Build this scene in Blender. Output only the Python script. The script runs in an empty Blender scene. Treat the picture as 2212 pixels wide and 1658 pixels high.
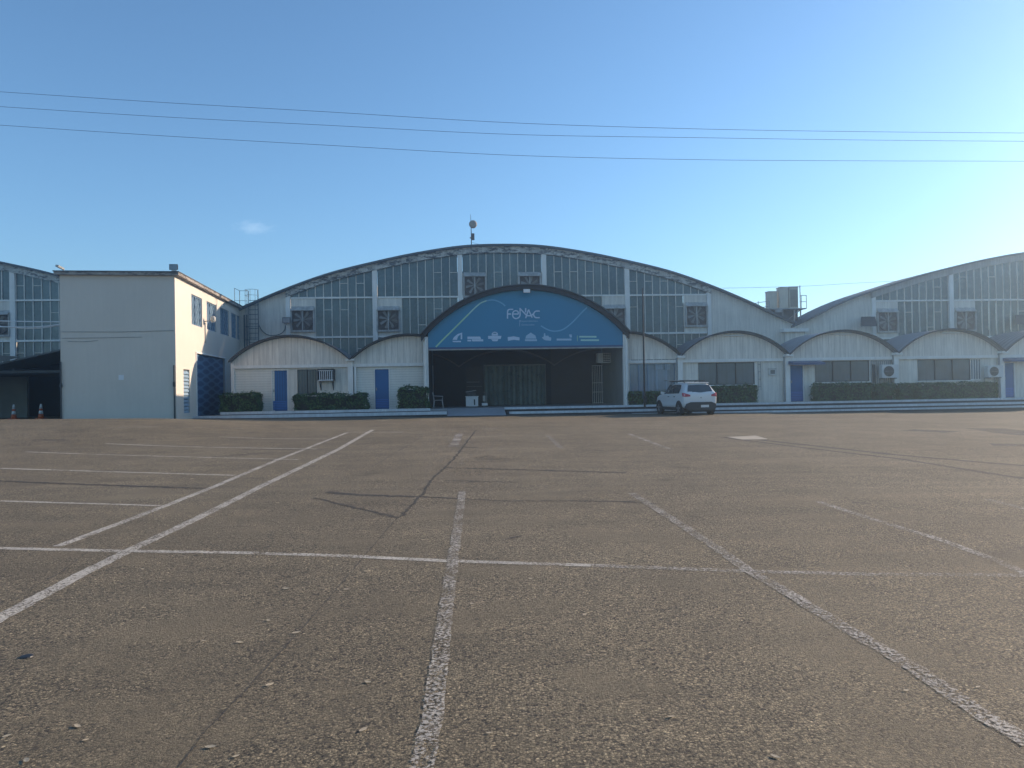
import bpy, math, random
from mathutils import Vector, Matrix
random.seed(7)
PI = math.pi
SC = bpy.context.scene
COL = SC.collection

# ------------------------------------------------------------------ camera
F = 1597.0; CX = 1105.5; CY = 829.0; EYE = 1.5
PITCH = math.atan(15 / F); ROLL = math.radians(-1.0)
cam_d = bpy.data.cameras.new("camera"); cam = bpy.data.objects.new("camera", cam_d); COL.objects.link(cam)
cam.matrix_world = Matrix.Translation((0, 0, EYE)) @ Matrix.Rotation(PI / 2 + PITCH, 4, 'X') @ Matrix.Rotation(ROLL, 4, 'Z')
cam_d.sensor_fit = 'HORIZONTAL'; cam_d.sensor_width = 36; cam_d.lens = 36 * F / 2211
cam_d.clip_start = 0.05; cam_d.clip_end = 5000
SC.camera = cam

def ray(x, y):
    u = (x - CX) / F; v = -(y - CY) / F
    a = u * math.cos(ROLL) - v * math.sin(ROLL); b = u * math.sin(ROLL) + v * math.cos(ROLL)
    return Vector((a, math.cos(PITCH) - b * math.sin(PITCH), b * math.cos(PITCH) + math.sin(PITCH)))

class Frame:
    """a building's own axes: s along its front, d away from the viewer, z up"""
    def __init__(self, ox, oy, deg):
        self.o = Vector((ox, oy, 0)); self.a = math.radians(deg)
        self.e = Vector((math.cos(self.a), math.sin(self.a), 0)); self.n = Vector((-math.sin(self.a), math.cos(self.a), 0))
    def W(self, s, d, z): return self.o + self.e * s + self.n * d + Vector((0, 0, z))
    def L(self, w): q = w - self.o; return q.dot(self.e), q.dot(self.n), w.z
    def at(self, x, y, d=0.0):          # point of the plane d that is seen at x, y -> (s, z)
        R = ray(x, y); E = Vector((0, 0, EYE))
        t = ((self.o + self.n * d) - E).dot(self.n) / R.dot(self.n)
        s, dd, z = self.L(E + R * t); return s, z
    def side(self, x, y, s=0.0):        # point of the side plane s -> (d, z)
        R = ray(x, y); E = Vector((0, 0, EYE))
        t = ((self.o + self.e * s) - E).dot(self.e) / R.dot(self.e)
        _, d, z = self.L(E + R * t); return d, z
A = Frame(0, 39.0, 4.0)
WD = Frame(0, 0, 0)
B = Frame(-14.855, 32.7, 8.44)

def lerp_tab(x, tab):
    if x <= tab[0][0]: return tab[0][1]
    for (a, p), (b, q) in zip(tab, tab[1:]):
        if x <= b: return p + (q - p) * (x - a) / (b - a)
    return tab[-1][1]
def sm(t): t = max(0, min(1, t)); return t * t * (3 - 2 * t)
def zg(x, y):
    f = lerp_tab(x, [(-60, .5), (-20, .5), (-13, .42), (9, .25), (24, .06), (60, -.1)])
    z = f * sm((y - 5) / 28)
    return z + .40 * math.exp(-((y - 25.5) / 4.5) ** 2) * sm((-6.5 - x) / 7)
def gnd(x, y):
    R = ray(x, y); t = 3.0; 
    z = 0
    for _ in range(40):
        t = (z - EYE) / R.z if R.z < -1e-4 else 60
        z = .5 * z + .5 * zg(R.x * t, R.y * t)
    return Vector((R.x * t, R.y * t, zg(R.x * t, R.y * t)))

# ------------------------------------------------------------------ materials
def new_mat(name):
    m = bpy.data.materials.new(name); m.use_nodes = True
    nt = m.node_tree; b = nt.nodes["Principled BSDF"]; return m, nt, b
def N(nt, t, **kw):
    n = nt.nodes.new(t)
    for k, v in kw.items():
        if hasattr(n, k): setattr(n, k, v)
        else: n.inputs[k].default_value = v
    return n
def ramp(nt, src, stops):
    r = nt.nodes.new('ShaderNodeValToRGB'); nt.links.new(src, r.inputs[0])
    cr = r.color_ramp
    while len(cr.elements) < len(stops): cr.elements.new(0.5)
    for e, (p, c) in zip(cr.elements, stops):
        e.position = p; e.color = (*c, 1) if len(c) == 3 else c
    return r.outputs[0]
def g3(v): return (v, v, v)
def mul(nt, a, b, fac=1.0, mode='MULTIPLY'):
    m = nt.nodes.new('ShaderNodeMix'); m.data_type = 'RGBA'; m.blend_type = mode
    for sock, v in ((m.inputs[0], fac), (m.inputs[6], a), (m.inputs[7], b)):
        if hasattr(v, 'links') or hasattr(v, 'node'): nt.links.new(v, sock)
        else: sock.default_value = v if isinstance(v, (int, float)) else (*v, 1)
    return m.outputs[2]
def coords(nt, scale=(1, 1, 1)):
    tc = nt.nodes.new('ShaderNodeTexCoord'); mp = nt.nodes.new('ShaderNodeMapping')
    mp.inputs['Scale'].default_value = scale; nt.links.new(tc.outputs['Object'], mp.inputs[0]); return mp.outputs[0]
def noise(nt, vec, scale, detail=4, rough=.55):
    n = N(nt, 'ShaderNodeTexNoise'); n.inputs['Scale'].default_value = scale
    n.inputs['Detail'].default_value = detail; n.inputs['Roughness'].default_value = rough
    nt.links.new(vec, n.inputs['Vector']); return n.outputs[0]
def bump(nt, b, h, strength=.3, dist=.01):
    n = N(nt, 'ShaderNodeBump'); n.inputs['Strength'].default_value = strength; n.inputs['Distance'].default_value = dist
    nt.links.new(h, n.inputs['Height']); nt.links.new(n.outputs[0], b.inputs['Normal'])

def paint(name, col, rough=.6, var=.12, scale=1.3, streak=.0, metal=0.0, lines=None, spec=.5, mold=None):
    """painted or plain surface with blotches, rain streaks and optional grooves"""
    m, nt, b = new_mat(name)
    v = coords(nt)
    c = mul(nt, col, ramp(nt, noise(nt, v, scale, 6), [(.3, g3(1 - var)), (.7, g3(1 + var * .6))]))
    c = mul(nt, c, ramp(nt, noise(nt, v, scale * 14, 3), [(.3, g3(1 - var * .4)), (.7, g3(1.0))]))
    if streak:
        c = mul(nt, c, ramp(nt, noise(nt, coords(nt, (5, 5, .35)), 1.6, 5, .7), [(.42, g3(1 - streak)), (.62, g3(1.0))]))
    if mold:
        c = mul(nt, mold, c, ramp(nt, noise(nt, coords(nt, (1.6, 1.6, 5)), 1.5, 8, .75), [(.43, g3(0.0)), (.51, g3(1.0))]), 'MIX')
    if lines:                                    # (axis, period, groove share, darkness)
        ax, per, share, dk = lines
        sx = nt.nodes.new('ShaderNodeSeparateXYZ'); nt.links.new(v, sx.inputs[0])
        q = N(nt, 'ShaderNodeMath', operation='DIVIDE'); nt.links.new(sx.outputs[ax], q.inputs[0]); q.inputs[1].default_value = per
        f = N(nt, 'ShaderNodeMath', operation='FRACT'); nt.links.new(q.outputs[0], f.inputs[0])
        l = N(nt, 'ShaderNodeMath', operation='GREATER_THAN'); nt.links.new(f.outputs[0], l.inputs[0]); l.inputs[1].default_value = share
        r = ramp(nt, l.outputs[0], [(0, g3(1 - dk)), (1, g3(1))])
        c = mul(nt, c, r)
        bump(nt, b, l.outputs[0], .5, .012)
    nt.links.new(c, b.inputs['Base Color'])
    b.inputs['Roughness'].default_value = rough; b.inputs['Metallic'].default_value = metal
    b.inputs['Specular IOR Level'].default_value = spec
    return m
M = {}
M['wall'] = paint('white_wall_paint', (.83, .785, .70), .7, .12, .6, .20)
M['trim'] = paint('white_trim_paint', (.84, .83, .79), .6, .10, 1.0, .08)
M['boards'] = paint('white_vertical_boards', (.86, .81, .725), .65, .10, .7, .22, lines=(0, .32, .05, .35))
M['siding'] = paint('white_lap_siding', (.80, .78, .71), .65, .08, .7, .05, lines=(2, .13, .12, .28))
M['fascia'] = paint('stained_concrete_fascia', (.64, .63, .58), .85, .2, 1.2, .25, mold=(.07, .065, .06))
M['clean_fascia'] = paint('weathered_concrete_fascia', (.46, .46, .44), .85, .2, 1.2, .25)
M['roof'] = paint('grey_fibre_cement_roof', (.11, .115, .12), .7, .25, 1.0, .1, lines=(1, .3, .3, .25))
M['barrel'] = paint('light_corrugated_roof', (.24, .25, .26), .45, .25, 1.6, .2, lines=(1, .36, .45, .6))
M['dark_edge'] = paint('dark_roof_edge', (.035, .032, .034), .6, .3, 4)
M['cream'] = paint('cream_wall_paint', (.64, .59, .52), .75, .05, .5, .03)
M['cream_base'] = paint('grey_plinth_paint', (.50, .50, .47), .8, .15, 1.5, .1)
M['slab'] = paint('stained_roof_slab', (.42, .38, .33), .85, .3, 2.0, .2, mold=(.10, .085, .075))
M['blue'] = paint('blue_door_paint', (.012, .115, .31), .45, .08, 1.0)
M['bluelines'] = paint('blue_slatted_door_paint', (.012, .115, .33), .45, .08, 1.0, lines=(0, .13, .25, .45))
M['bluelouver'] = paint('blue_louver_paint', (.03, .16, .48), .45, .08, 1.0, lines=(2, .09, .3, .5))
M['sign'] = paint('blue_sign_vinyl', (.014, .21, .39), .35, .04, .4)
M['lattice'] = paint('pale_blue_lattice', (.24, .35, .46), .5, .08, 2)
M['signdark'] = paint('navy_sign_edge', (.02, .07, .19), .4, .05, 1)
M['ink'] = paint('pale_sign_lettering', (.50, .64, .80), .5, .03, 1)
M['ink2'] = paint('faded_sign_lettering', (.36, .54, .70), .5, .03, 1)
M['green'] = paint('green_sign_lettering', (.36, .62, .42), .5, .03, 1)
M['teal'] = paint('light_blue_sign_line', (.16, .42, .62), .5, .03, 1)
M['mint'] = paint('mint_sign_line', (.40, .66, .60), .5, .03, 1)
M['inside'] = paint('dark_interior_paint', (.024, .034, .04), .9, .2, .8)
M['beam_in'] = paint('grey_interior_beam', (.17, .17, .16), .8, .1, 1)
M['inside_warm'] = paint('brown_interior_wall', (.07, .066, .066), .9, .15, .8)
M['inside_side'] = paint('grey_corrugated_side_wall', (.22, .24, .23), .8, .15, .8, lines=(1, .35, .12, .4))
M['metal'] = paint('grey_metal', (.30, .31, .32), .45, .2, 6, metal=.6)
M['steel_dark'] = paint('dark_steel', (.05, .055, .06), .5, .2, 6, metal=.3)
M['ladder'] = paint('ladder_steel', (.10, .13, .15), .6, .2, 6)
M['rust'] = paint('rusty_brown_metal', (.17, .14, .125), .8, .35, 5)
M['drum'] = paint('weathered_drum_cover', (.36, .31, .26), .7, .25, 5)
M['blade'] = paint('fan_blade_metal', (.29, .275, .25), .6, .25, 6)
M['hood'] = paint('stained_white_hood', (.56, .55, .52), .75, .25, 2.5, .3)
M['acwhite'] = paint('appliance_white', (.62, .63, .62), .5, .08, 3)
M['beige'] = paint('beige_cooler_panel', (.66, .60, .48), .6, .12, 2, .1)
M['beige_dark'] = paint('dusty_filter_panel', (.34, .30, .24), .8, .2, 2, lines=(2, .06, .3, .3))
M['black'] = paint('black_metal', (.012, .013, .016), .5, .1, 6)
M['rubber'] = paint('tyre_rubber', (.02, .02, .022), .8, .15, 8)
M['plastic_dark'] = paint('dark_bumper_plastic', (.035, .037, .04), .6, .1, 6)
M['alloy'] = paint('grey_wheel_rim', (.35, .36, .38), .4, .1, 6, metal=.6)
M['orange'] = paint('orange_cone_plastic', (.62, .12, .03), .5, .1, 6)
M['cone_white'] = paint('reflective_white_band', (.75, .76, .78), .4, .05, 6)
M['chair'] = paint('grey_white_chair_plastic', (.42, .43, .45), .4, .05, 4)
M['kerb'] = paint('white_painted_kerb', (.66, .69, .72), .7, .12, 1.5, .15)
M['tread'] = paint('dark_step_tread', (.10, .11, .12), .9, .2, 1.5)  # tread darkened to draw the shadow lines between the steps
M['gutter'] = paint('grimy_gutter_asphalt', (.05, .045, .04), .9, .4, 1.2)  # dark tone painted for the building's shadow along the kerb foot
M['pavement'] = paint('grey_concrete_pavement', (.34, .35, .36), .85, .15, 1.0)
M['cable'] = paint('pale_cable_sheath', (.55, .56, .58), .5, .1, 6)
M['wire'] = paint('dark_wire', (.02, .03, .05), .5, .1, 6)
M['tube_white'] = paint('white_lamp_tube', (.75, .76, .76), .4, .03, 4)
M['leaf_dry'] = paint('dry_leaf', (.46, .38, .26), .7, .2, 20)
M['crack'] = paint('dark_crack', (.045, .038, .03), .95, .3, 6)
M['plate'] = paint('number_plate', (.66, .67, .68), .4, .03, 6)
M['cover'] = paint('pale_concrete_cover', (.40, .355, .28), .85, .2, 3)
M['curtain'] = paint('pale_curtain', (.35, .42, .47), .8, .1, 2, lines=(0, .1, .35, .4))
M['fabric'] = paint('dark_clutter', (.10, .10, .10), .8, .5, 9)
M['paper'] = paint('white_notice', (.72, .74, .76), .7, .05, 5)

m, nt, b = new_mat('car_paint_white'); M['car'] = m
b.inputs['Base Color'].default_value = (.68, .70, .72, 1); b.inputs['Roughness'].default_value = .28
b.inputs['Coat Weight'].default_value = .6; b.inputs['Coat Roughness'].default_value = .06
m, nt, b = new_mat('car_glass'); M['carglass'] = m
b.inputs['Base Color'].default_value = (.05, .07, .085, 1); b.inputs['Roughness'].default_value = .06; b.inputs['Specular IOR Level'].default_value = .8
m, nt, b = new_mat('red_lens'); M['redlens'] = m
b.inputs['Base Color'].default_value = (.42, .03, .05, 1); b.inputs['Roughness'].default_value = .15

def glass(name, c1, c2, rough=.22, lines=None, spec=.6):
    m, nt, b = new_mat(name)
    g = nt.nodes.new('ShaderNodeNewGeometry')
    c = ramp(nt, g.outputs['Random Per Island'], [(0, c1), (.5, tuple((p + q) / 2 for p, q in zip(c1, c2))), (1, c2)])
    v = coords(nt)
    c = mul(nt, c, ramp(nt, noise(nt, v, .9, 6, .6), [(.3, g3(.72)), (.7, g3(1.15))]))
    c = mul(nt, c, ramp(nt, noise(nt, coords(nt, (9, 9, .5)), 1.0, 4), [(.35, g3(.82)), (.65, g3(1.05))]))
    nt.links.new(c, b.inputs['Base Color'])
    r = ramp(nt, noise(nt, v, 3, 4), [(.3, g3(rough * .7)), (.7, g3(rough * 1.5))]); nt.links.new(r, b.inputs['Roughness'])
    b.inputs['Specular IOR Level'].default_value = spec
    bump(nt, b, noise(nt, v, 1.7, 2), .15, .02)
    return m
M['glaze'] = glass('dusty_wired_glass', (.06, .11, .125), (.14, .195, .20))
M['win'] = glass('dark_window_glass', (.055, .10, .135), (.075, .13, .165), .12)
M['winblue'] = glass('blue_tinted_glass', (.13, .22, .31), (.19, .28, .36), .12)
M['winlit'] = glass('dusty_office_glass', (.17, .21, .24), (.26, .31, .36), .2)
M['gateglass'] = glass('dark_sliding_gate_glass', (.09, .14, .14), (.24, .31, .30), .3)

def N_abs(nt, sock):
    a = N(nt, 'ShaderNodeMath', operation='ABSOLUTE'); nt.links.new(sock, a.inputs[0])
    d = N(nt, 'ShaderNodeMath', operation='MULTIPLY'); nt.links.new(a.outputs[0], d.inputs[0]); d.inputs[1].default_value = .5; return d.outputs[0]
# garage shutter: rows of staggered lozenges
m, nt, b = new_mat('blue_lattice_shutter'); M['shutter'] = m
tc = nt.nodes.new('ShaderNodeTexCoord'); sx = nt.nodes.new('ShaderNodeSeparateXYZ'); nt.links.new(tc.outputs['Object'], sx.inputs[0])
def cosn(sock, per):
    q_ = N(nt, 'ShaderNodeMath', operation='MULTIPLY'); nt.links.new(sock, q_.inputs[0]); q_.inputs[1].default_value = 2 * PI / per
    k_ = N(nt, 'ShaderNodeMath', operation='COSINE'); nt.links.new(q_.outputs[0], k_.inputs[0]); return k_.outputs[0]
ad_ = N(nt, 'ShaderNodeMath', operation='ADD'); nt.links.new(cosn(sx.outputs[1], 2.2), ad_.inputs[0]); nt.links.new(cosn(sx.outputs[2], .42), ad_.inputs[1])
nt.links.new(ramp(nt, N_abs(nt, ad_.outputs[0]), [(.14, (.09, .20, .34)), (.50, (.03, .08, .18))]), b.inputs['Base Color']); b.inputs['Roughness'].default_value = .5

# foliage
def foliage(name, c1, c2, c3):
    m, nt, b = new_mat(name)
    g = nt.nodes.new('ShaderNodeNewGeometry')
    c = ramp(nt, g.outputs['Random Per Island'], [(0, c1), (.6, c2), (1, c3)])
    nt.links.new(c, b.inputs['Base Color']); b.inputs['Roughness'].default_value = .55
    b.inputs['Subsurface Weight'].default_value = 0
    return m
M['leaf'] = foliage('hedge_leaves', (.018, .05, .018), (.05, .11, .035), (.10, .17, .05))
M['twig'] = paint('hedge_twigs', (.03, .028, .02), .9, .3, 5)

# asphalt
m, nt, b = new_mat('worn_brown_asphalt'); M['asphalt'] = m
v = coords(nt)
big = ramp(nt, noise(nt, v, .22, 7, .62), [(.34, (.195, .158, .098)), (.50, (.225, .184, .115)), (.66, (.262, .218, .140))])
mid = ramp(nt, noise(nt, v, 1.3, 8, .68), [(.32, g3(.82)), (.5, g3(1.0)), (.70, g3(1.12))])
c = mul(nt, big, mid)
far = ramp(nt, noise(nt, coords(nt, (.35, 2.2, 1)), .9, 6, .6), [(.36, g3(.88)), (.6, g3(1.05))])
c = mul(nt, c, far)
smooth = ramp(nt, noise(nt, v, .75, 6, .6), [(.49, g3(1)), (.63, g3(.30))])
wob = N(nt, 'ShaderNodeTexNoise'); wob.inputs['Scale'].default_value = 60; wob.inputs['Detail'].default_value = 3; nt.links.new(v, wob.inputs['Vector'])
vadd = nt.nodes.new('ShaderNodeVectorMath'); vadd.operation = 'ADD'; vsc = nt.nodes.new('ShaderNodeVectorMath'); vsc.operation = 'SCALE'; vsc.inputs['Scale'].default_value = .02
nt.links.new(wob.outputs['Color'], vsc.inputs[0]); nt.links.new(v, vadd.inputs[0]); nt.links.new(vsc.outputs[0], vadd.inputs[1])
vo = N(nt, 'ShaderNodeTexVoronoi'); vo.inputs['Scale'].default_value = 78; nt.links.new(vadd.outputs[0], vo.inputs['Vector'])
sp = nt.nodes.new('ShaderNodeSeparateColor'); nt.links.new(vo.outputs['Color'], sp.inputs[0])
c = mul(nt, c, ramp(nt, sp.outputs[0], [(0, g3(.55)), (.5, g3(1.0)), (1, g3(1.75))]), smooth)
# dark joints between the stones, dark lost stones, bright chips
c = mul(nt, c, ramp(nt, vo.outputs['Distance'], [(.30, g3(1.08)), (.62, g3(.42))]), smooth)
c = mul(nt, c, ramp(nt, sp.outputs[1], [(.09, g3(.18)), (.12, g3(1.0))]), smooth)
c = mul(nt, c, ramp(nt, sp.outputs[2], [(.965, g3(1.0)), (.985, g3(1.9))]), smooth)
fine = noise(nt, v, 210, 4, .8)
c = mul(nt, c, ramp(nt, fine, [(.34, g3(.55)), (.5, g3(1.0)), (.66, g3(1.4))]), smooth)
pit = noise(nt, v, 48, 6, .8)
c = mul(nt, c, ramp(nt, pit, [(.355, g3(.2)), (.40, g3(1.0))]), smooth)
# old oil drips and repaired places
oil = noise(nt, v, .55, 5, .5)
c = mul(nt, c, ramp(nt, smooth, [(.3, g3(.80)), (1.0, g3(1.06))]))
c = mul(nt, c, ramp(nt, oil, [(.27, g3(.62)), (.34, g3(1.0))]))
nt.links.new(c, b.inputs['Base Color'])
b.inputs['Roughness'].default_value = .78; b.inputs['Specular IOR Level'].default_value = .5
h1 = N(nt, 'ShaderNodeMath', operation='MULTIPLY_ADD'); nt.links.new(vo.outputs['Distance'], h1.inputs[0]); h1.inputs[1].default_value = -.75
h2 = N(nt, 'ShaderNodeMath', operation='MULTIPLY'); nt.links.new(pit, h2.inputs[0]); h2.inputs[1].default_value = 2.4; nt.links.new(h2.outputs[0], h1.inputs[2])
bump(nt, b, h1.outputs[0], .9, .011)

# worn road paint with holes through which the asphalt shows
def road_paint(name, col, lo, hi):
    m, nt, b = new_mat(name)
    v = coords(nt)
    nt.links.new(mul(nt, col, ramp(nt, noise(nt, v, 3.0, 5), [(.3, g3(.78)), (.7, g3(1.1))])), b.inputs['Base Color'])
    b.inputs['Roughness'].default_value = .75
    a = N(nt, 'ShaderNodeMath', operation='ADD')
    nt.links.new(noise(nt, v, 42, 4, .8), a.inputs[0])
    s2 = N(nt, 'ShaderNodeMath', operation='MULTIPLY'); nt.links.new(noise(nt, v, 2.2, 5, .6), s2.inputs[0]); s2.inputs[1].default_value = .35
    nt.links.new(s2.outputs[0], a.inputs[1])
    al = ramp(nt, a.outputs[0], [(lo, g3(1)), (hi, g3(0))])
    nt.links.new(al, b.inputs['Alpha'])
    bump(nt, b, noise(nt, v, 60, 3), .6, .008)
    return m
M['line'] = road_paint('worn_white_road_paint', (.50, .46, .385), .67, .77)
M['line_cross'] = road_paint('chipped_white_road_paint', (.50, .46, .385), .665, .755)
M['line_faint'] = road_paint('faded_white_road_paint', (.41, .375, .32), .58, .73)
M['line_worn'] = road_paint('very_worn_road_paint', (.41, .375, .315), .62, .70)
M['crack'] = road_paint('dark_crack', (.075, .064, .05), .66, .76)
M['stain'] = road_paint('dark_tyre_stain', (.13, .12, .105), .55, .80)
def rp_fix(): pass

# ------------------------------------------------------------------ geometry helpers
class MB:
    def __init__(s): s.v = []; s.f = []
    def face(s, pts):
        n = len(s.v); s.v += [tuple(p) for p in pts]; s.f.append(tuple(range(n, n + len(pts)))); return s
    def box(s, x0, x1, y0, y1, z0, z1):
        n = len(s.v)
        s.v += [(x, y, z) for z in (z0, z1) for (x, y) in ((x0, y0), (x1, y0), (x1, y1), (x0, y1))]
        s.f += [tuple(n + i for i in q) for q in ((3, 2, 1, 0), (4, 5, 6, 7), (0, 1, 5, 4), (1, 2, 6, 5), (2, 3, 7, 6), (3, 0, 4, 7))]
        return s
    def loft(s, rings, close=True, caps=True):
        n = len(s.v); k = len(rings[0])
        for r in rings: s.v += [tuple(p) for p in r]
        for i in range(len(rings) - 1):
            for j in range(k if close else k - 1):
                a = n + i * k + j; b_ = n + i * k + (j + 1) % k
                s.f.append((a, b_, b_ + k, a + k))
        if caps:
            s.f.append(tuple(n + j for j in reversed(range(k)))); m_ = n + (len(rings) - 1) * k
            s.f.append(tuple(m_ + j for j in range(k)))
        return s
    def tube(s, pts, r, k=6):
        pts = [Vector(p) for p in pts]; rings = []
        for i, p in enumerate(pts):
            t = (pts[min(i + 1, len(pts) - 1)] - pts[max(i - 1, 0)]).normalized()
            u = t.cross(Vector((0, 0, 1)));
            if u.length < .1: u = t.cross(Vector((1, 0, 0)))
            u.normalize(); w = t.cross(u)
            rr = r[i] if isinstance(r, (list, tuple)) else r
            rings.append([p + u * math.cos(a) * rr + w * math.sin(a) * rr for a in [2 * PI * j / k for j in range(k)]])
        return s.loft(rings)
    def lathe(s, prof, c=(0, 0, 0), axis='z', k=20):
        rings = []
        for r, h in prof:
            ring = []
            for j in range(k):
                a = 2 * PI * j / k; p, q = r * math.cos(a), r * math.sin(a)
                ring.append({'z': (c[0] + p, c[1] + q, c[2] + h), 'y': (c[0] + p, c[1] + h, c[2] - q), 'x': (c[0] + h, c[1] + p, c[2] + q)}[axis])
            rings.append(ring)
        return s.loft(rings)
    def band(s, xs, zt, zb, y0, y1):             # solid between two curves, extruded y0..y1
        s.loft([[(x, y0, zb(x)), (x, y0, zt(x)), (x, y1, zt(x)), (x, y1, zb(x))] for x in xs]); return s
    def prism(s, poly, y0, y1):                  # polygon in x,z extruded along y
        s.loft([[(x, y0, z) for x, z in poly], [(x, y1, z) for x, z in poly]]); return s
    def build(s, name, mat, parent=None, smooth=False, **props):
        me = bpy.data.meshes.new(name); me.from_pydata(s.v, [], s.f); me.validate()
        me.materials.append(M[mat] if isinstance(mat, str) else mat)
        if smooth: me.polygons.foreach_set('use_smooth', [True] * len(me.polygons))
        o = bpy.data.objects.new(name, me); COL.objects.link(o)
        if parent is not None:
            o.parent = parent
            b0 = base_of(parent)
            if any(b0): me.transform(Matrix.Translation((-b0[0], -b0[1], -b0[2])))
            o['_b'] = list(b0)
        fix_normals(me)
        for k_, v_ in props.items(): o[k_] = v_
        return o
import bmesh
def fix_normals(me):
    bm = bmesh.new(); bm.from_mesh(me); bmesh.ops.recalc_face_normals(bm, faces=bm.faces); bm.to_mesh(me); bm.free()
def base_of(o):
    return tuple(o['_b']) if '_b' in o.keys() else (0, 0, 0)
def thing(name, label, cat, frame=WD, base=(0, 0, 0), group=None, kind=None):
    o = bpy.data.objects.new(name, None); COL.objects.link(o)
    o.location = frame.W(*base); o.rotation_euler = (0, 0, frame.a); o.empty_display_size = .2
    o['_b'] = list(base); o['label'] = label; o['category'] = cat
    if group: o['group'] = group
    if kind: o['kind'] = kind
    return o
def single(mb, name, mat, label, cat, frame=WD, base=(0, 0, 0), group=None, kind=None, smooth=False):
    me_o = mb.build(name, mat, None, smooth)
    me_o.data.transform(Matrix.Translation((-base[0], -base[1], -base[2])))
    me_o.location = frame.W(*base); me_o.rotation_euler = (0, 0, frame.a)
    if label: me_o['label'] = label
    if cat: me_o['category'] = cat
    if group: me_o['group'] = group
    if kind: me_o['kind'] = kind
    return me_o
def struct(mb, name, mat, frame=WD, smooth=False):
    o = single(mb, name, mat, None, None, frame, smooth=smooth); o['kind'] = 'structure'; return o
def dup(root, loc, rz=None, label=None, group=None):
    def cp(o, parent):
        c = o.copy(); COL.objects.link(c); c.parent = parent
        for ch in o.children: cp(ch, c)
        return c
    r = cp(root, None); r.location = loc
    if rz is not None: r.rotation_euler = (0, 0, rz)
    if label: r['label'] = label
    if group: r['group'] = group
    return r
def frange(a, b, n): return [a + (b - a) * i / n for i in range(n + 1)]
def wall_cells(mb, s0, s1, z0, z1, d0, d1, holes):
    """wall between s0..s1, z0..z1 with rectangular holes (s0,s1,z0,z1)"""
    xs = sorted({s0, s1, *[h[0] for h in holes], *[h[1] for h in holes]})
    for a, b_ in zip(xs, xs[1:]):
        hs = sorted([(h[2], h[3]) for h in holes if h[0] < (a + b_) / 2 < h[1]])
        z = z0
        for p, q in hs:
            if p > z + .001: mb.box(a, b_, d0, d1, z, p)
            z = q
        if z1 > z + .001: mb.box(a, b_, d0, d1, z, z1)
    return mb

# ------------------------------------------------------------------ ground
def spread(a, b, step, outer):
    r = []; x = a
    while x < b - 1e-6: r.append(x); x += step
    r.append(b)
    return [-o for o in reversed(outer)] + r + outer
xs = spread(-40, 44, .5, []); xs = [-900, -400, -200, -110, -70, -50] + xs + [55, 75, 120, 220, 420, 900]
ys = [-400, -150, -60, -25, -12, -6] + [i * .5 for i in range(-6, 96)] + [55, 70, 100, 180, 400, 1500]
g = MB(); nx = len(xs)
for y in ys:
    for x in xs: g.v.append((x, y, zg(x, y)))
for j in range(len(ys) - 1):
    for i in range(nx - 1): g.f.append((j * nx + i, j * nx + i + 1, (j + 1) * nx + i + 1, (j + 1) * nx + i))
struct(g, 'ground', 'asphalt', smooth=True)

def strip(pts, width, mb, jitter=.0, dz=.004, step=.25, taper=None):
    w = [gnd(*p) for p in pts]; out = []
    for a, b_ in zip(w, w[1:]):
        L = (b_ - a).length; n = max(1, int(L / step))
        out += [a.lerp(b_, i / n) for i in range(n)]
    out.append(w[-1]); left = []; right = []
    for i, p in enumerate(out):
        t = out[min(i + 1, len(out) - 1)] - out[max(i - 1, 0)]; t.z = 0; t.normalize(); n_ = Vector((-t.y, t.x, 0))
        ww = width * (1 if not taper else taper[0] + (taper[1] - taper[0]) * i / (len(out) - 1)) / 2
        off = random.uniform(-jitter, jitter)
        l = p + n_ * (ww * random.uniform(1 - 3 * jitter, 1 + 3 * jitter) + off); r = p - n_ * (ww * random.uniform(1 - 3 * jitter, 1 + 3 * jitter) - off)
        left.append((l.x, l.y, zg(l.x, l.y) + dz)); right.append((r.x, r.y, zg(r.x, r.y) + dz))
    n0 = len(mb.v); mb.v += left + right; k = len(left)
    for i in range(k - 1): mb.f.append((n0 + i, n0 + i + 1, n0 + k + i + 1, n0 + k + i))
    return mb
bright = [
 ([(750, 934), (595, 994.4), (442.5, 1058.8), (297.7, 1115), (124.7, 1179.5)], .11),
 ([(805, 928), (732, 969.5), (571, 1046.7), (402, 1131), (281.6, 1187.5), (161, 1247.8), (0, 1334), (-60, 1368)], .13)]
cross = [([(-60, 1182), (0, 1184), (241, 1189.5), (482.8, 1192.7), (724, 1199.6), (890, 1207.6), (984, 1212), (1276, 1221)], .10)]
side_lines = [([(-60, 1080), (346, 1092)], .09), ([(-60, 1009.5), (507, 1026.6)], .10), ([(56, 975.5), (643.7, 992.4)], .08), ([(229, 958), (684, 969.5)], .10), ([(475, 943), (708, 948)], .10), ([(750, 933), (871, 933.2)], .12)]
faint = [([(1640, 1234.5), (1866.6, 1240), (2240, 1242.5)], .10),
 ([(1365, 1065), (1470, 1132.5), (1564, 1194.8), (1617, 1232.6), (1700, 1279.8), (1798.6, 1340), (1854, 1373), (1979, 1445.8), (2104, 1533), (2230, 1610)], .11),
 ([(1768, 1083.4), (1878, 1119), (2017, 1160.8), (2131, 1202.4), (2230, 1244)], .10), ([(2131, 1077.7), (2230, 1103)], .10),
 ([(1181.5, 939.5), (1212.6, 968)], .12), ([(1357, 936.6), (1448.6, 970.6)], .12), ([(1020, 924.5), (1097, 926)], .14), ([(993, 935.9), (978.6, 964.4)], .22), ([(201, 925), (523, 925)], .10)]
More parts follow.
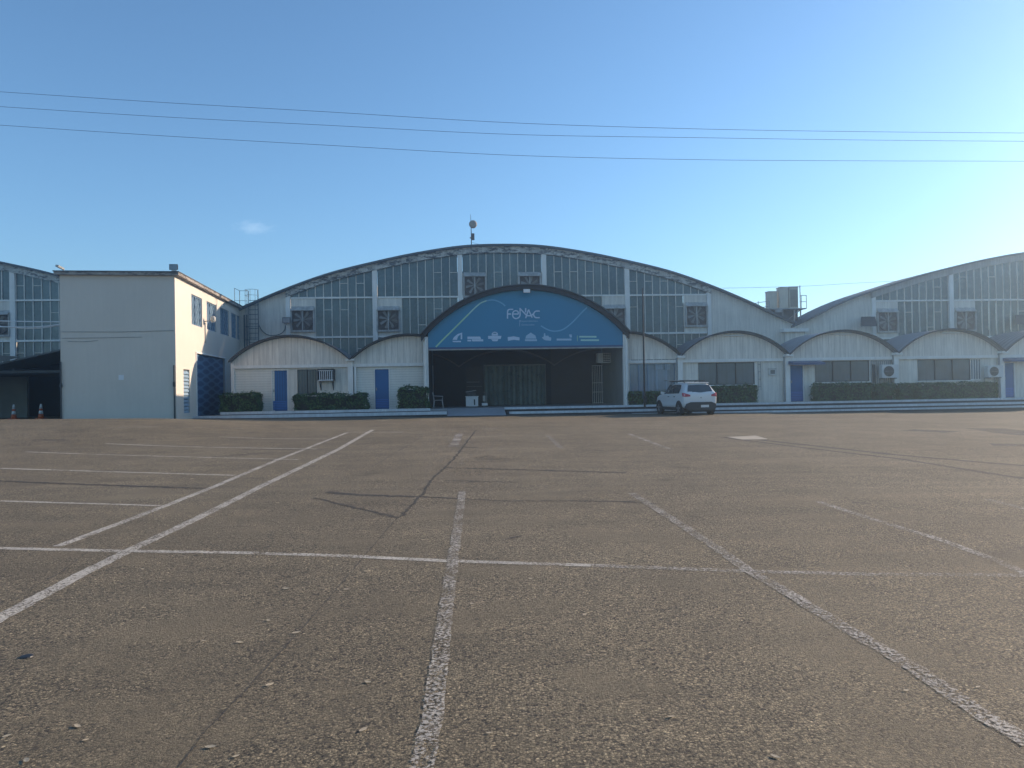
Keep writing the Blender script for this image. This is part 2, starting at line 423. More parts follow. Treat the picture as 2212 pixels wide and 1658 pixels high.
worn = [([(1276, 1221), (1537, 1231), (1640, 1234.5)], .10), ([(998, 1062), (989.5, 1129.7), (980, 1195.6), (971, 1257.8), (963, 1320), (951, 1413), (939, 1513), (921, 1613), (908, 1680)], .10)]
for name, lst, mat in (('lane_marking', bright, 'line'), ('cross_marking', cross, 'line_cross'), ('stall_marking', side_lines, 'line'), ('faded_marking', faint, 'line_faint'), ('worn_marking', worn, 'line_worn')):
    q = MB()
    for n_, (p, w) in enumerate(lst): strip(p, w, q, .6 * w * .1, step=.09, dz=.0022 + .0012 * (n_ % 2) + (.0007 if name != 'lane_marking' else 0) + (.0006 if mat == 'line_worn' else 0))
    struct(q, name, mat)
cr = MB()
for p, w in [([(385, 1657), (449, 1573), (519, 1503), (619, 1393), (709, 1293.4), (788, 1199.6), (857, 1119)], .009),
             ([(867, 1115), (911, 1067.5), (932.8, 1034.6), (976.7, 994.4), (1028, 928.6)], .045),
             ([(676, 1075), (760, 1094), (861, 1119)], .07), ([(962, 1009.8), (1130, 1014.5), (1353, 1020.7)], .13), ([(-40, 1037), (180, 1046), (442, 1054.7)], .13),
             ([(189, 1191.5), (132, 1235.8), (60, 1276)], .012), ([(914, 941), (801, 1009)], .02), ([(911, 1073), (1093, 1081.5), (1371, 1082.2)], .06), ([(1100, 1161), (1126, 1159)], .05), ([(1090, 1164), (1112, 1163)], .03), ([(1096, 1180), (1112, 1182)], .045), ([(520, 970), (700, 970)], .12), ([(1000, 965), (1030, 966)], .15), ([(1255, 972), (1300, 972)], .12), ([(70, 950), (150, 950)], .15), ([(960, 1038), (1120, 1041)], .07), ([(1340, 1083), (1420, 1088)], .07), ([(1840, 1086), (1880, 1087)], .08)]:
    strip(p, w, cr, min(.5 * w, .03), .0025, .07)
strip([(704, 1062.8), (784, 1068.8), (911, 1073), (1010, 1077)], .085, cr, .03, .0028, .07, (2.0, .6))
struct(cr, 'asphalt_crack', 'crack')
st = MB()
for p, w in [([(1560, 944), (1700, 962.5), (1942, 990.8), (2240, 1038), (2600, 1100)], .14), ([(1640, 950), (1760, 963), (1942, 983), (2240, 1008), (2600, 1040)], .2), ([(1960, 928), (2060, 933)], .8), ([(2120, 925), (2240, 940)], 1.1), ([(2140, 960), (2240, 962)], .6)]:
    strip(p, w, st, .05 * w, .0032, .5)
struct(st, 'tyre_stain', 'stain')
q = MB(); c4 = [gnd(*p) for p in ((1568, 944), (1602, 950), (1660, 949), (1632, 941))]
q.loft([[(p.x, p.y, p.z + .002) for p in c4], [(p.x, p.y, p.z + .009) for p in c4]])
single(q, 'pit_cover', 'cover', 'pale concrete cover set in the asphalt right of the white car', 'pit cover')
h0 = gnd(57.5, 1418); q = MB(); q.lathe([(.036, 0), (.034, .006), (.02, .008)], (h0.x, h0.y, h0.z), k=14)
single(q, 'bottle_cap', 'black', 'small dark round cap on the asphalt near the left edge', 'bottle cap')
# dry leaves
lf = None
def leaf_px():
    for x, y in [(910, 803), (1020, 843), (1165, 533), (370, 772), (30, 755), (335, 713), (1590, 522), (1570, 728), (2115, 742), (1235, 117), (660, 187), (615, 32), (1585, 42), (1500, 120), (1035, 350), (330, 553), (1280, 308), (1160, 255), (880, 343), (115, 862), (2040, 183)]: yield x / 2.0016, 1213.5 + y / 2.0016
    for x, y in [(690, 672), (330, 406), (2015, 543), (1705, 558), (315, 230), (1140, 845)]: yield 1105 + x / 2.0016, 1213.5 + y / 2.0016
    for x, y in [(765, 885), (1535, 990), (1855, 995), (1970, 898), (1030, 400), (640, 440), (865, 590), (1490, 528), (1690, 595)]: yield x / 2.4857, 873.7 + y / 2.4857
    for x, y in [(575, 740), (510, 800), (1375, 780), (1665, 900), (1140, 1030), (1680, 335), (135, 745)]: yield 728 + x / 2.734, 873.7 + y / 2.734
q = MB(); pr = [(-.5, 0), (-.3, .16), (0, .22), (.3, .14), (.5, 0)]
top = [(x, w_, (.05 + .05 * x * x)) for x, w_ in pr]; bot = [(x, -w_, .02 + .08 * abs(w_)) for x, w_ in pr[1:-1]]
q.v = [(x * .075, y * .075, z * .075) for x, y, z in top + bot + [(x, 0, .03 + .1 * x * x) for x, _ in pr[1:-1]]]
q.f = [(0, 1, 8), (1, 2, 9, 8), (2, 3, 10, 9), (3, 4, 10), (0, 8, 5), (8, 9, 6, 5), (9, 10, 7, 6), (10, 4, 7)]
LL = 'pale dry leaf lying on the open asphalt'
leaf0 = single(q, 'dry_leaf', 'leaf_dry', LL, 'leaf', group='pale dry leaves scattered on the asphalt')
sol = leaf0.modifiers.new('thick', 'SOLIDIFY'); sol.thickness = .0015
for i, (x, y) in enumerate(leaf_px()):
    o = leaf0 if i == 0 else leaf0.copy()
    if i: COL.objects.link(o)
    p = gnd(x, y); k = random.uniform(.34, .72) * (1 if y > 1400 else 1.25)
    o.location = (p.x, p.y, p.z + .004); o.rotation_euler = (random.uniform(-.15, .15), random.uniform(-.1, .1), random.uniform(-.9, .9)); o.scale = (k, k, k)

# ------------------------------------------------------------------ main halls
PROF = [(0, 10.74), (2.5, 10.65), (5.3, 10.24), (8, 9.68), (10.8, 8.98), (13.5, 8.03), (16.1, 6.93), (17.5, 6.25), (18.95, 5.62)]
def prof0(t):
    t = abs(t); P_ = PROF
    for i in range(len(P_) - 1):
        if t <= P_[i + 1][0] + 1e-6:
            p0 = P_[i - 1] if i else (-P_[1][0], P_[1][1]); p1, p2 = P_[i], P_[i + 1]; p3 = P_[i + 2] if i + 2 < len(P_) else (P_[i + 1][0] * 2 - P_[i][0], 2 * p2[1] - p1[1])
            u = (t - p1[0]) / (p2[0] - p1[0]); h_ = p2[0] - p1[0]
            m1 = (p2[1] - p0[1]) / (p2[0] - p0[0]) * h_; m2 = (p3[1] - p1[1]) / (p3[0] - p1[0]) * h_
            return (2 * u**3 - 3 * u**2 + 1) * p1[1] + (u**3 - 2 * u**2 + u) * m1 + (-2 * u**3 + 3 * u**2) * p2[1] + (u**3 - u**2) * m2
    return P_[-1][1]
HD = 8.0
def fan(hall, X, zc, full=True, hoodz=.58):
    fr = MB(); w = .74; d0 = HD - .22
    fr.box(X - w, X + w, d0, HD - .06, zc - w - .04, zc - w + .08).box(X - w, X - w + .1, d0, HD - .06, zc - w + .08, zc + .58).box(X + w - .1, X + w, d0, HD - .06, zc - w + .08, zc + .58)
    f_o = fr.build('exhaust_fan', 'hood', hall)
    bk = MB(); bk.box(X - w + .1, X + w - .1, HD - .09, HD - .07, zc - w + .08, zc + .6); bk.build('fan_recess', 'rust', f_o)
    rg = MB()
    ring = [(math.cos(a), math.sin(a)) for a in frange(0, 2 * PI, 28)[:-1]]
    rg.loft([[(X + c_ * .60, d0 + .03, zc + s_ * .60) for c_, s_ in ring], [(X + c_ * .66, d0 + .02, zc + s_ * .66) for c_, s_ in ring], [(X + c_ * .66, d0 + .09, zc + s_ * .66) for c_, s_ in ring], [(X + c_ * .60, d0 + .09, zc + s_ * .60) for c_, s_ in ring]], caps=False)
    rg.build('fan_ring', 'rust', f_o)
    bl = MB(); a0 = random.uniform(0, .6)
    for k in range(8):
        a = a0 + k * PI / 4; c_, s_ = math.cos(a), math.sin(a); px, pz = -s_, c_
        pts = [(c_ * .1 + px * .03, .07, s_ * .1 + pz * .03), (c_ * .57 + px * .10, .02, s_ * .57 + pz * .10), (c_ * .58 - px * .08, .10, s_ * .58 - pz * .08), (c_ * .1 - px * .05, .10, s_ * .1 - pz * .05)]
        bl.loft([[(X + p[0], d0 + p[1], zc + p[2]) for p in pts], [(X + p[0], d0 + p[1] + .012, zc + p[2]) for p in pts]])
    bl.lathe([(.11, -.05), (.12, 0), (.1, .05)], (X, d0 + .08, zc), 'y', 14)
    bl.build('fan_blades', 'blade', f_o)
    br_ = MB(); br_.box(X - .03, X + .03, d0 - .02, d0 + .01, zc - .7, zc + .55); br_.build('fan_strut', 'hood', f_o)
    hd = MB(); hd.loft([[(X - .70, d0 - .12, zc + .56), (X - .70, d0 - .10, zc + .53), (X - .70, HD - .05, zc + .80), (X - .70, HD - .05, zc + .84)], [(X + .70, d0 - .12, zc + .56), (X + .70, d0 - .10, zc + .53), (X + .70, HD - .05, zc + .80), (X + .70, HD - .05, zc + .84)]])
    hd.build('fan_hood', 'hood', f_o)

def make_hall(sc, dz, label, stained, fans, segs=(0, 1, 2, 3, 4), lift=0.0):
    prof = lambda t: prof0(t) + lift * sm((abs(t) - 11) / 5)
    base = (0, 0, 0)
    h = bpy.data.objects.new('exhibition_hall', None); COL.objects.link(h)
    h.location = A.W(sc, HD, dz); h.rotation_euler = (0, 0, A.a)
    h['_b'] = [0, HD, 0]; h['label'] = label; h['category'] = 'exhibition hall'
    xs_ = frange(-18.95, 18.95, 72)
    w = MB()
    wx = frange(-18.95, -13.46, 10); w.band(wx, lambda x: prof(x) - .06, lambda x: -1.0, HD, HD + .3)
    wx = frange(13.46, 18.95, 10); w.band(wx, lambda x: prof(x) - .06, lambda x: -1.0, HD, HD + .3)
    w.box(-13.46, 13.46, HD, HD + .3, -1, 3.1)
    w.build('wall', 'wall', h)
    w = MB(); w.box(-13.46, 13.46, HD + 13, HD + 13.3, -1, 6.5); w.build('rear_wall', 'wall', h)
    r = MB(); r.band(xs_, lambda x: prof(x) + .06, lambda x: prof(x) - .06, HD - .42, HD + 3.0); r.build('roof', 'roof', h)
    r = MB(); r.band(xs_, lambda x: prof(x) - 1.1, lambda x: prof(x) - 1.25, HD + 2.6, HD + 14); r.build('rear_roof', 'roof', h)
    f1 = MB(); f1.band(frange(-13.5, 13.5, 60), lambda x: prof(x) - .062, lambda x: prof(x) - .46, HD - .2, HD + .06)
    f1.build('fascia', 'fascia' if stained else 'clean_fascia', h)
    pl = MB()
    P5 = [-13.37 + 5.348 * i for i in range(6)]
    for i, x in enumerate(P5):
        k = .15 if 0 < i < 5 else .13
        p_ = MB(); p_.band([x - k, x, x + k], lambda x_: prof(x_) - .462, lambda x_: 3.1, HD - .15, HD + .1); p_.build('pillar', 'trim', h)
    tr = MB(); tr.box(-13.24, 13.24, HD - .10, HD + .05, 7.47, 7.57).box(-13.24, 13.24, HD - .10, HD + .05, 5.0, 5.12).box(-13.24, 13.24, HD - .1, HD + .05, 3.1, 3.18)
    # transoms split by the pillars
    tr = MB()
    for i in range(5):
        a, b_ = P5[i] + .15, P5[i + 1] - .15
        for z0, z1 in ((7.47, 7.57), (5.0, 5.11), (3.1, 3.18)): tr.box(a, b_, HD - .10, HD + .05, z0, z1)
    tr.build('transom', 'trim', h)
    panel = MB(); tk = []
    for i in segs:
        a, b_ = P5[i] + .15, P5[i + 1] - .15; n = 10; wd = (b_ - a) / n
        for bi, (z0, z1) in enumerate(((7.57, None), (5.11, 7.47), (3.18, 5.0))):
            gl = MB(); fr = MB(); cut = fans.get((i, bi))
            for k in range(n):
                x0, x1 = a + k * wd, a + (k + 1) * wd; lo = z0
                t0 = (prof(x0) - .46) if z1 is None else z1; t1 = (prof(x1) - .46) if z1 is None else z1
                if cut and cut[0] <= k < cut[1]:
                    if cut[2] is None: continue
                    lo = cut[2]
                e = random.uniform(-.006, .006)
                if min(t0, t1) - lo < .03: continue
                gl.face([(x0 + .02, HD + .02 + e, lo), (x1 - .02, HD + .02 - e, lo), (x1 - .02, HD + .022, t1), (x0 + .02, HD + .018, t0)])
                if k > 0: fr.box(x0 - .023, x0 + .023, HD - .045, HD + .012, lo, min(t0, prof(x0 + .03) - .462) if z1 is None else z1)
                hz = {0: 9.05 if i in (1, 2, 3) else 8.4, 1: 6.75, 2: 4.3}[bi]
                if (k + i) % 2 == 0 and lo + .2 < hz < min(t0, t1) - .1 and random.random() < .62: fr.box(x0 + .03, x1 - .03, HD - .03, HD + .01, hz, hz + .035)
                if random.random() < .12 and bi == 1: fr.box(x0 + .03, x1 - .03, HD - .03, HD + .01, 5.75, 5.79)
            if not gl.f: continue
            g_o = gl.build('window', 'glaze', h)
            if fr.f: fr.build('frame', 'wall', g_o)
            if cut:
                xa, xb = a + cut[0] * wd, a + cut[1] * wd; zt = cut[2] if cut[2] else z1
                p_ = MB(); p_.box(xa + .005, xb - .005, HD - .06, HD + .03, z0, zt); p_.build('fan_panel', 'wall', h)
                fan(h, (xa + xb) / 2 + cut[3], cut[4])
    return h
FM = {(0, 1): (0, 3, None, -.02, 6.17), (1, 1): (0, 3, None, -.08, 6.13), (2, 0): (0, 3, 9.0, .02, 8.22), (2, 0.5): None, (3, 1): (7, 10, None, .05, 6.1), (4, 1): (7, 10, None, .05, 6.2)}
hall = make_hall(.05, 0, 'large arched exhibition hall with wired glass front behind the blue sign', True, FM)
# fourth fan at the right end of the middle bay, upper band
fan(hall, 2.67 - .15 - .78, 8.22)
pp = MB(); pp.box(.98, 2.52, HD - .065, HD + .012, 7.57, 9.0); pp.build('fan_panel', 'wall', hall)
FR = {(0, 1): (0, 3, None, 0, 6.2), (1, 1): (0, 3, None, 0, 6.2), (3, 1): (7, 10, None, .05, 6.1), (4, 1): (7, 10, None, .05, 6.2)}
hall_r = make_hall(37.85, -.52, 'second arched exhibition hall at the right edge with pale washed out front', False, FR, lift=.28)
hall_l = make_hall(-37.75, 0, 'arched exhibition hall at the left edge half hidden by the beige building', True, {(4, 1): (7, 10, None, .05, 6.2), (3, 1): (7, 10, None, .05, 6.1)})
# rainwater pier in the valley between the halls
t = thing('rainwater_pier', 'white ribbed rainwater pier in the valley under the rooftop coolers', 'pier', A, (18.97, HD - .35, 0))
q = MB(); q.box(18.35, 19.6, HD - .35, HD - .01, -.2, 5.0); q.build('shaft', 'boards', t)
q = MB(); q.box(18.15, 19.8, HD - .6, HD - .01, 5.002, 5.22); q.build('gutter_box', 'trim', t)
q = MB(); q.tube([(19.7, HD - .3, 0), (19.7, HD - .3, 5.0)], .06, 8); q.build('downpipe', 'trim', t)

# ------------------------------------------------------------------ low wings with barrel roofs
ZF = .65; ZB = 2.89
def arc(c, half, z0=3.26, rise=1.27):
    R_ = (half * half + rise * rise) / (2 * rise)
    return lambda x: z0 + math.sqrt(max(0, R_ * R_ - (x - c) ** 2)) - (R_ - rise)
def bay(root, c, half, a, b_, drop=0.0):
    f_ = arc(c, half, 3.22 - drop)
    xs_ = frange(a, b_, 28)
    tp = MB(); tp.band(xs_, lambda x: f_(x) - .03, lambda x: ZB + .165 - drop * .6, .0, .14); tp.build('gable_panel', 'boards', root)
    rf = MB(); rf.band(xs_, lambda x: f_(x) + .07, lambda x: f_(x) + .01, -.38, 2.7); rf.build('barrel_roof', 'barrel', root)
    ed = MB(); ed.band(xs_, lambda x: f_(x) + .08, lambda x: f_(x) + .01, -.42, -.382); ed.build('roof_edge', 'dark_edge', root)
def openings_fill(root, o, kind):
    pass
# left wing
LWB = (-11.4, 0, ZF)
lw = thing('office_wing', 'low white office wing with two barrel roofs and blue doors left of the entrance', 'office building', A, LWB)
def ax(x, d=0, y=830): return A.at(x, y, d)[0]
bay(lw, -11.42, 3.03, -14.47, -8.40); bay(lw, -5.35, 3.03, -8.38, -4.62)
q = MB(); q.box(-14.42, -8.52, -.06, .13, ZB, ZB + .16).box(-8.26, -4.6, -.06, .13, ZB, ZB + .16); q.build('beam', 'trim', lw)
d1 = (ax(585), ax(621.6)); w1 = (ax(641.4), ax(683.6)); d2 = (ax(807.3), ax(841.5)); a1 = (ax(690), ax(722))
holes = [(d1[0], d1[1], ZF, 2.82), (w1[0], w1[1], 1.46, 2.80), (a1[0], a1[1], 2.19, 2.72)]
q = MB(); wall_cells(q, -14.3, -12.3, ZF, ZB, .1, .25, []); q.build('wall', 'siding', lw)
q = MB(); wall_cells(q, -12.3, -8.52, ZF, ZB, .08, .25, holes); q.build('wall', 'wall', lw)
q = MB(); wall_cells(q, -8.26, -4.6, ZF, ZB, .1, .25, [(d2[0], d2[1], ZF, 2.80)]); q.build('wall', 'siding', lw)
q = MB(); q.box(-14.42, -4.5, .3, 3.0, ZF, ZB); q.build('rear_block', 'inside', lw)
q = MB(); q.box(-14.46, -14.3, -.02, .3, ZF, 3.15); q.build('column', 'trim', lw)
q = MB(); q.box(-8.52, -8.26, -.12, .2, ZF, 3.2); q.box(-8.60, -8.18, -.38, .05, 3.2, 3.3); q.build('column', 'trim', lw)
def door(root, s, mat, z1, handle=True):
    q = MB(); q.box(s[0] + .05, s[1] - .05, .12, .17, ZF + .01, z1 - .05); o = q.build('door', mat, root)
    q = MB(); q.box(s[0], s[0] + .05, .05, .2, ZF, z1).box(s[1] - .05, s[1], .05, .2, ZF, z1).box(s[0] + .05, s[1] - .05, .05, .2, z1 - .05, z1); q.build('door_frame', 'trim', o)
    q = MB(); q.box(s[0] + .07, s[1] - .07, .10, .119, ZF + .06, ZF + .55); q.build('vent_panel', 'bluelouver', o)
    q = MB(); q.box(s[0] + .10, s[0] + .14, .06, .12, ZF + 1.0, ZF + 1.14); q.build('handle', 'metal', o)
door(lw, d1, 'bluelines', 2.82); door(lw, d2, 'blue', 2.80)
def window(root, s0, s1, z0, z1, mat, n=1, fr='trim', d=.14, bars=0, sill=True):
    q = MB()
    for i in range(n):
        a = s0 + (s1 - s0) * i / n; b_ = s0 + (s1 - s0) * (i + 1) / n
        q.face([(a, d, z0), (b_, d + random.uniform(-.004, .004), z0), (b_, d, z1), (a, d, z1)])
    o = q.build('window', mat, root)
    q = MB(); k = .035
    q.box(s0, s1, d - .06, d - .005, z0, z0 + k).box(s0, s1, d - .06, d - .005, z1 - k, z1)
    for i in range(n + 1):
        x = s0 + (s1 - s0) * i / n; q.box(max(s0, x - k / 2), min(s1, x + k / 2), d - .055, d - .008, z0 + k, z1 - k)
    q.build('frame', fr, o)
    if sill:
        q = MB(); q.box(s0 - .05, s1 + .05, -.03, .12, z0 - .07, z0 - .003); q.build('sill', 'trim', o)
    if bars:
        q = MB()
        for i in range(bars): x = s0 + (s1 - s0) * (i + .5) / bars; q.tube([(x, .02, z0), (x, .02, z1)], .011, 5)
        q.build('window_bars', 'ladder', o)
    return o
window(lw, w1[0], w1[1], 1.46, 2.80, 'win', 2, 'steel_dark', bars=7)
q = MB(); q.box(-8.20, -8.10, -.06, .08, ZF, 3.0); q.build('downpipe', 'trim', lw)
# window air conditioner in its cage
t = thing('window_air_conditioner', 'boxy window air conditioner in a caged bracket right of the barred window', 'air conditioner', A, ((a1[0] + a1[1]) / 2, 0, 2.15))
q = MB(); q.box(a1[0] + .04, a1[1] - .04, -.28, .2, 2.22, 2.70); q.build('casing', 'acwhite', t)
q = MB()
for i in range(7):
    x = a1[0] + .08 + (a1[1] - a1[0] - .16) * i / 6; q.box(x - .014, x + .014, -.335, -.30, 2.24, 2.70)
q.box(a1[0], a1[1], -.34, -.30, 2.70, 2.73).box(a1[0], a1[1], -.34, -.30, 2.20, 2.24); q.build('grille', 'cone_white', t)
q = MB(); q.box(a1[0] + .08, a1[1] - .08, -.298, -.282, 2.25, 2.69); q.build('coil', 'black', t)
q = MB(); q.box(a1[0] - .05, a1[1] + .03, -.36, .08, 2.74, 2.80).box(a1[0] - .05, a1[0] - .01, -.34, .08, 2.2, 2.74).box(a1[1] - .0, a1[1] + .04, -.34, .08, 2.2, 2.74); q.build('hood', 'steel_dark', t)
for x in (a1[0] + .06, a1[1] - .06):
    q = MB(); q.box(x - .02, x + .02, -.34, .07, 2.13, 2.17); q.tube([(x, -.33, 2.15), (x, .06, 1.75)], .018, 5); q.box(x - .02, x + .02, .04, .078, 1.7, 2.13); q.build('bracket', 'steel_dark', t)

# right wing
RWB = (16, 0, ZF)
rw = thing('office_wing', 'long low white office wing with barrel roofs, hedges and wide windows right of the entrance', 'office building', A, RWB)
VAL = [9.02, 14.93, 21.04, 27.12, 33.2]
bay(rw, 6.0, 3.03, 6.14, 9.0)
for a, b_ in zip(VAL, VAL[1:]): bay(rw, (a + b_) / 2, (b_ - a) / 2, a + .01, b_ - .01, .05 + .02 * (a > 14))
q = MB()
for a, b_ in zip([6.14] + [v_ + .13 for v_ in VAL[:-1]], [v_ - .13 for v_ in VAL]): q.box(a, b_, -.06, .13, ZB - .03, ZB + .13)
q.build('beam', 'trim', rw)
for v_ in VAL[:-1]:
    q = MB(); q.box(v_ - .13, v_ + .13, -.12, .2, ZF, 3.1); q.box(v_ - .2, v_ + .2, -.4, .05, 3.1, 3.22); q.build('column', 'trim', rw)
    q = MB(); q.tube([(v_ - .18, -.05, ZF), (v_ - .18, -.05, 3.1)], .04, 8); q.build('downpipe', 'metal', rw)
wB = (ax(1509.6), ax(1631)); dC = (ax(1706), ax(1737.5)); wC = (ax(1762), ax(1879)); wD = (ax(1984), ax(2098)); lD = (ax(2099), ax(2121)); dE = (ax(2168), ax(2194)); wA = (ax(1361), ax(1459))
wE = (29.3, 32.0)
zB0 = A.at(1570, 830.6)[1]; zC0 = A.at(1820, 824)[1]; zD0 = A.at(2040, 821)[1]
ZT = ZB - .06
holes = [(wA[0], wA[1], ZF + .05, ZT), (wB[0], wB[1], zB0, ZT), (dC[0], dC[1], ZF, 2.66), (wC[0], wC[1], zC0, ZT), (wD[0], wD[1], zD0, ZT), (lD[0], lD[1], zD0, ZT), (dE[0], dE[1], ZF, 2.62), (wE[0], wE[1], zD0, ZT)]
for k, (a, b_) in enumerate(zip([6.14] + [v_ + .13 for v_ in VAL[:-1]], [v_ - .13 for v_ in VAL])):
    q = MB(); wall_cells(q, a, b_, ZF, ZB - .03, .09, .25, [h_ for h_ in holes if a < h_[0] < b_]); q.build('wall', 'wall', rw)
q = MB(); q.box(6.2, 33, .32, 3.0, ZF, ZB); q.build('rear_block', 'inside', rw)
def win_div(*a_, **k_): return window(rw, *a_, **k_)
win_div(wA[0], wA[1], ZF + .05, ZT, 'winblue', 5, 'lattice', sill=False)
q = MB(); 
a, b_ = wA; m0 = a + (b_ - a) * .56
q.box(m0, m0 + (b_ - a) * .18, .085, .10, 2.5, ZT - .04).box(m0 + (b_ - a) * .22, m0 + (b_ - a) * .34, .085, .10, 2.5, ZT - .04); q.build('curtain', 'curtain', rw)
q = MB(); q.box(m0, b_ - .35, .086, .112, 1.45, 2.48); q.build('blue_screen', 'winblue', rw)
win_div(wB[0], wB[1], zB0, ZT, 'win', 3, 'steel_dark'); win_div(wC[0], wC[1], zC0, ZT, 'win', 3, 'steel_dark'); win_div(wD[0], wD[1], zD0, ZT, 'win', 3, 'steel_dark'); win_div(wE[0], wE[1], zD0, ZT, 'win', 3, 'steel_dark')
win_div(lD[0], lD[1], zD0, ZT, 'winlit', 4, 'trim', sill=False)
door(rw, dC, 'blue', 2.66); door(rw, dE, 'blue', 2.62)
for s0, s1 in ((ax(1701), ax(1769)), (ax(2163), ax(2222))):
    q = MB(); q.loft([[(s0, -.75, 2.62), (s0, -.75, 2.72), (s0, -.065, 2.86), (s0, -.065, 2.68)], [(s1, -.75, 2.62), (s1, -.75, 2.72), (s1, -.065, 2.86), (s1, -.065, 2.68)]]); q.build('door_canopy', 'signdark', rw)
# pipe run with steps right of the wide window, grilles
q = MB(); xg = ax(1641)
for x in (xg - .07, xg + .07): q.tube([(x, .05, 1.3), (x, .05, 2.85)], .014, 5)
for z in (1.5, 1.9, 2.3, 2.7): q.tube([(xg - .07, .05, z), (xg + .07, .05, z)], .012, 5)
q.build('wall_pipes', 'metal', rw)
g0, g1 = ax(1883), ax(1932)
q = MB()
for i in range(13): x = g0 + (g1 - g0) * i / 12; q.box(x - .018, x + .018, .02, .05, 1.35, 2.78)
q.box(g0, g1, .022, .048, 2.78, 2.82).box(g0, g1, .022, .048, 1.31, 1.35); q.build('wall_grille', 'metal', rw)
q = MB(); q.box(g0 + .05, g0 + .2, -.02, .018, 1.6, 2.6); q.build('duct', 'steel_dark', rw)
# condenser units
def condenser(s, z, w, h_, label, frame=A, d=0.0, group='air conditioner outdoor units on the right wing'):
    t = thing('condenser_unit', label, 'air conditioner', frame, (s, d, z), group)
    q = MB(); q.box(s - w / 2, s + w / 2, d - .42, d - .1, z, z + h_); q.build('casing', 'acwhite', t)
    cx_, cz = s - w * .1, z + h_ / 2; r = h_ * .40
    q = MB(); q.lathe([(r, -.012), (r, .0)], (cx_, d - .421, cz), 'y', 24); q.build('fan_opening', 'black', t)
    q = MB()
    for k in (.95, .7, .45, .2):
        ring = [(math.cos(a_), math.sin(a_)) for a_ in frange(0, 2 * PI, 24)[:-1]]
        q.loft([[(cx_ + c_ * r * k, d - .445, cz + s_ * r * k) for c_, s_ in ring], [(cx_ + c_ * (r * k + .012), d - .445, cz + s_ * (r * k + .012)) for c_, s_ in ring], [(cx_ + c_ * (r * k + .012), d - .436, cz + s_ * (r * k + .012)) for c_, s_ in ring]], caps=False)
    q.box(cx_ - r, cx_ + r, d - .446, d - .44, cz - .01, cz + .01); q.build('fan_guard', 'metal', t)
    q = MB()
    for x in (s - w * .35, s + w * .35): q.box(x - .02, x + .02, d - .45, d + .09, z - .05, z - .004).box(x - .02, x + .02, d + .05, d + .088, z - .35, z - .05)
    q.build('bracket', 'metal', t)
condenser((ax(1894.4) + ax(1933)) / 2, A.at(1914, 816)[1], .92, .72, 'white outdoor air conditioner unit before the metal grille beside the blue door bay')
condenser((ax(2122) + ax(2155)) / 2, A.at(2140, 814.5)[1], .85, .64, 'white outdoor air conditioner unit above the hedge in the rightmost window bay')
for x0, x1, y_, nm in ((1560, 1605, 725.6, 'second'), (1796.7, 1838.7, 722.6, 'third'), (2032.8, 2071.4, 720, 'rightmost')):
    (s0, z_), (s1, _) = A.at(x0, y_), A.at(x1, y_)
    t = thing('fluorescent_light', {'second': 'tube light under the barrel roof peak behind the white car', 'third': 'tube light under the barrel roof peak over the wide window beside the blue door', 'rightmost': 'rightmost tube light under a barrel roof peak, fading in the glare'}[nm], 'tube light', A, ((s0 + s1) / 2, -.02, z_), 'tube lights under the barrel roofs')
    q = MB(); q.box(s0, s1, -.08, -.005, z_ - .01, z_ + .06); q.build('housing', 'trim', t)
    q = MB(); q.tube([(s0 + .03, -.11, z_ + .01), (s1 - .03, -.11, z_ + .01)], .022, 8); q.build('tube', 'tube_white', t)
(s0, z1), (s1, z0) = A.at(1661, 797), A.at(1675, 809.5)
t = thing('meter_box', 'small square meter box on the white wall behind the car', 'meter box', A, ((s0 + s1) / 2, .09, z0))
q = MB(); q.box(s0, s1, -.02, .086, z0, z1); q.build('box', 'acwhite', t)
q = MB(); q.box(s0 + .05, s1 - .05, -.03, -.022, z0 + .06, z1 - .05); q.build('window', 'win', t)
q = MB(); q.box(s0 - .02, s1 + .02, -.04, .088, z1 + .002, z1 + .03); q.build('lid', 'metal', t)

# ------------------------------------------------------------------ entrance portal
PD = -.55
ps0, ps1 = A.at(927, 830, PD)[0], A.at(1345, 830, PD)[0]
ptsA = [(907, 725.6), (927, 707.6), (991, 656.7), (1054.6, 627), (1139.4, 615.4), (1203, 622.7), (1266.7, 641.8), (1330, 686.4), (1358, 714)]
pa = [A.at(*p, PD) for p in ptsA]
pc = (pa[0][0] + pa[-1][0]) / 2
# symmetric arc through the springing and the crown
zc_ = max(p[1] for p in pa); zs_ = (pa[0][1] + pa[-1][1]) / 2; half = (pa[-1][0] - pa[0][0]) / 2
def parc(off=0.0):
    r_ = (half ** 2 + (zc_ - zs_) ** 2) / (2 * (zc_ - zs_)); cz = zc_ - r_
    return lambda x: cz + math.sqrt(max(0, (r_ - off) ** 2 - (x - pc) ** 2))
port = thing('entrance_portal', 'arched entrance porch with wide blue sign over a dark opening', 'entrance porch', A, (pc, PD, ZF))
xs_ = frange(pa[0][0], pa[-1][0], 48)
q = MB(); q.band(xs_, parc(0), parc(.05), PD - .5, HD - .5); q.build('arched_roof', 'roof', port)
q = MB(); q.band(frange(pa[0][0] + .05, pa[-1][0] - .05, 48), parc(.052), parc(.27), PD - .32, PD - .06); q.build('roof_rim', 'dark_edge', port)
zsb = (A.at(927, 750, PD)[1] + A.at(1343, 744.7, PD)[1]) / 2
f_ = parc(.275)
sg0 = ps0 - .02; sg1 = ps1 + .02
q = MB(); q.band(frange(sg0, sg1, 60), lambda x: max(f_(x), zsb + .05), lambda x: zsb, PD - .06, PD + .02); sign = q.build('sign_board', 'sign', port)
q = MB(); q.box(sg0, sg1, PD - .09, PD + .06, zsb - .09, zsb - .002); q.build('sign_edge', 'signdark', port)
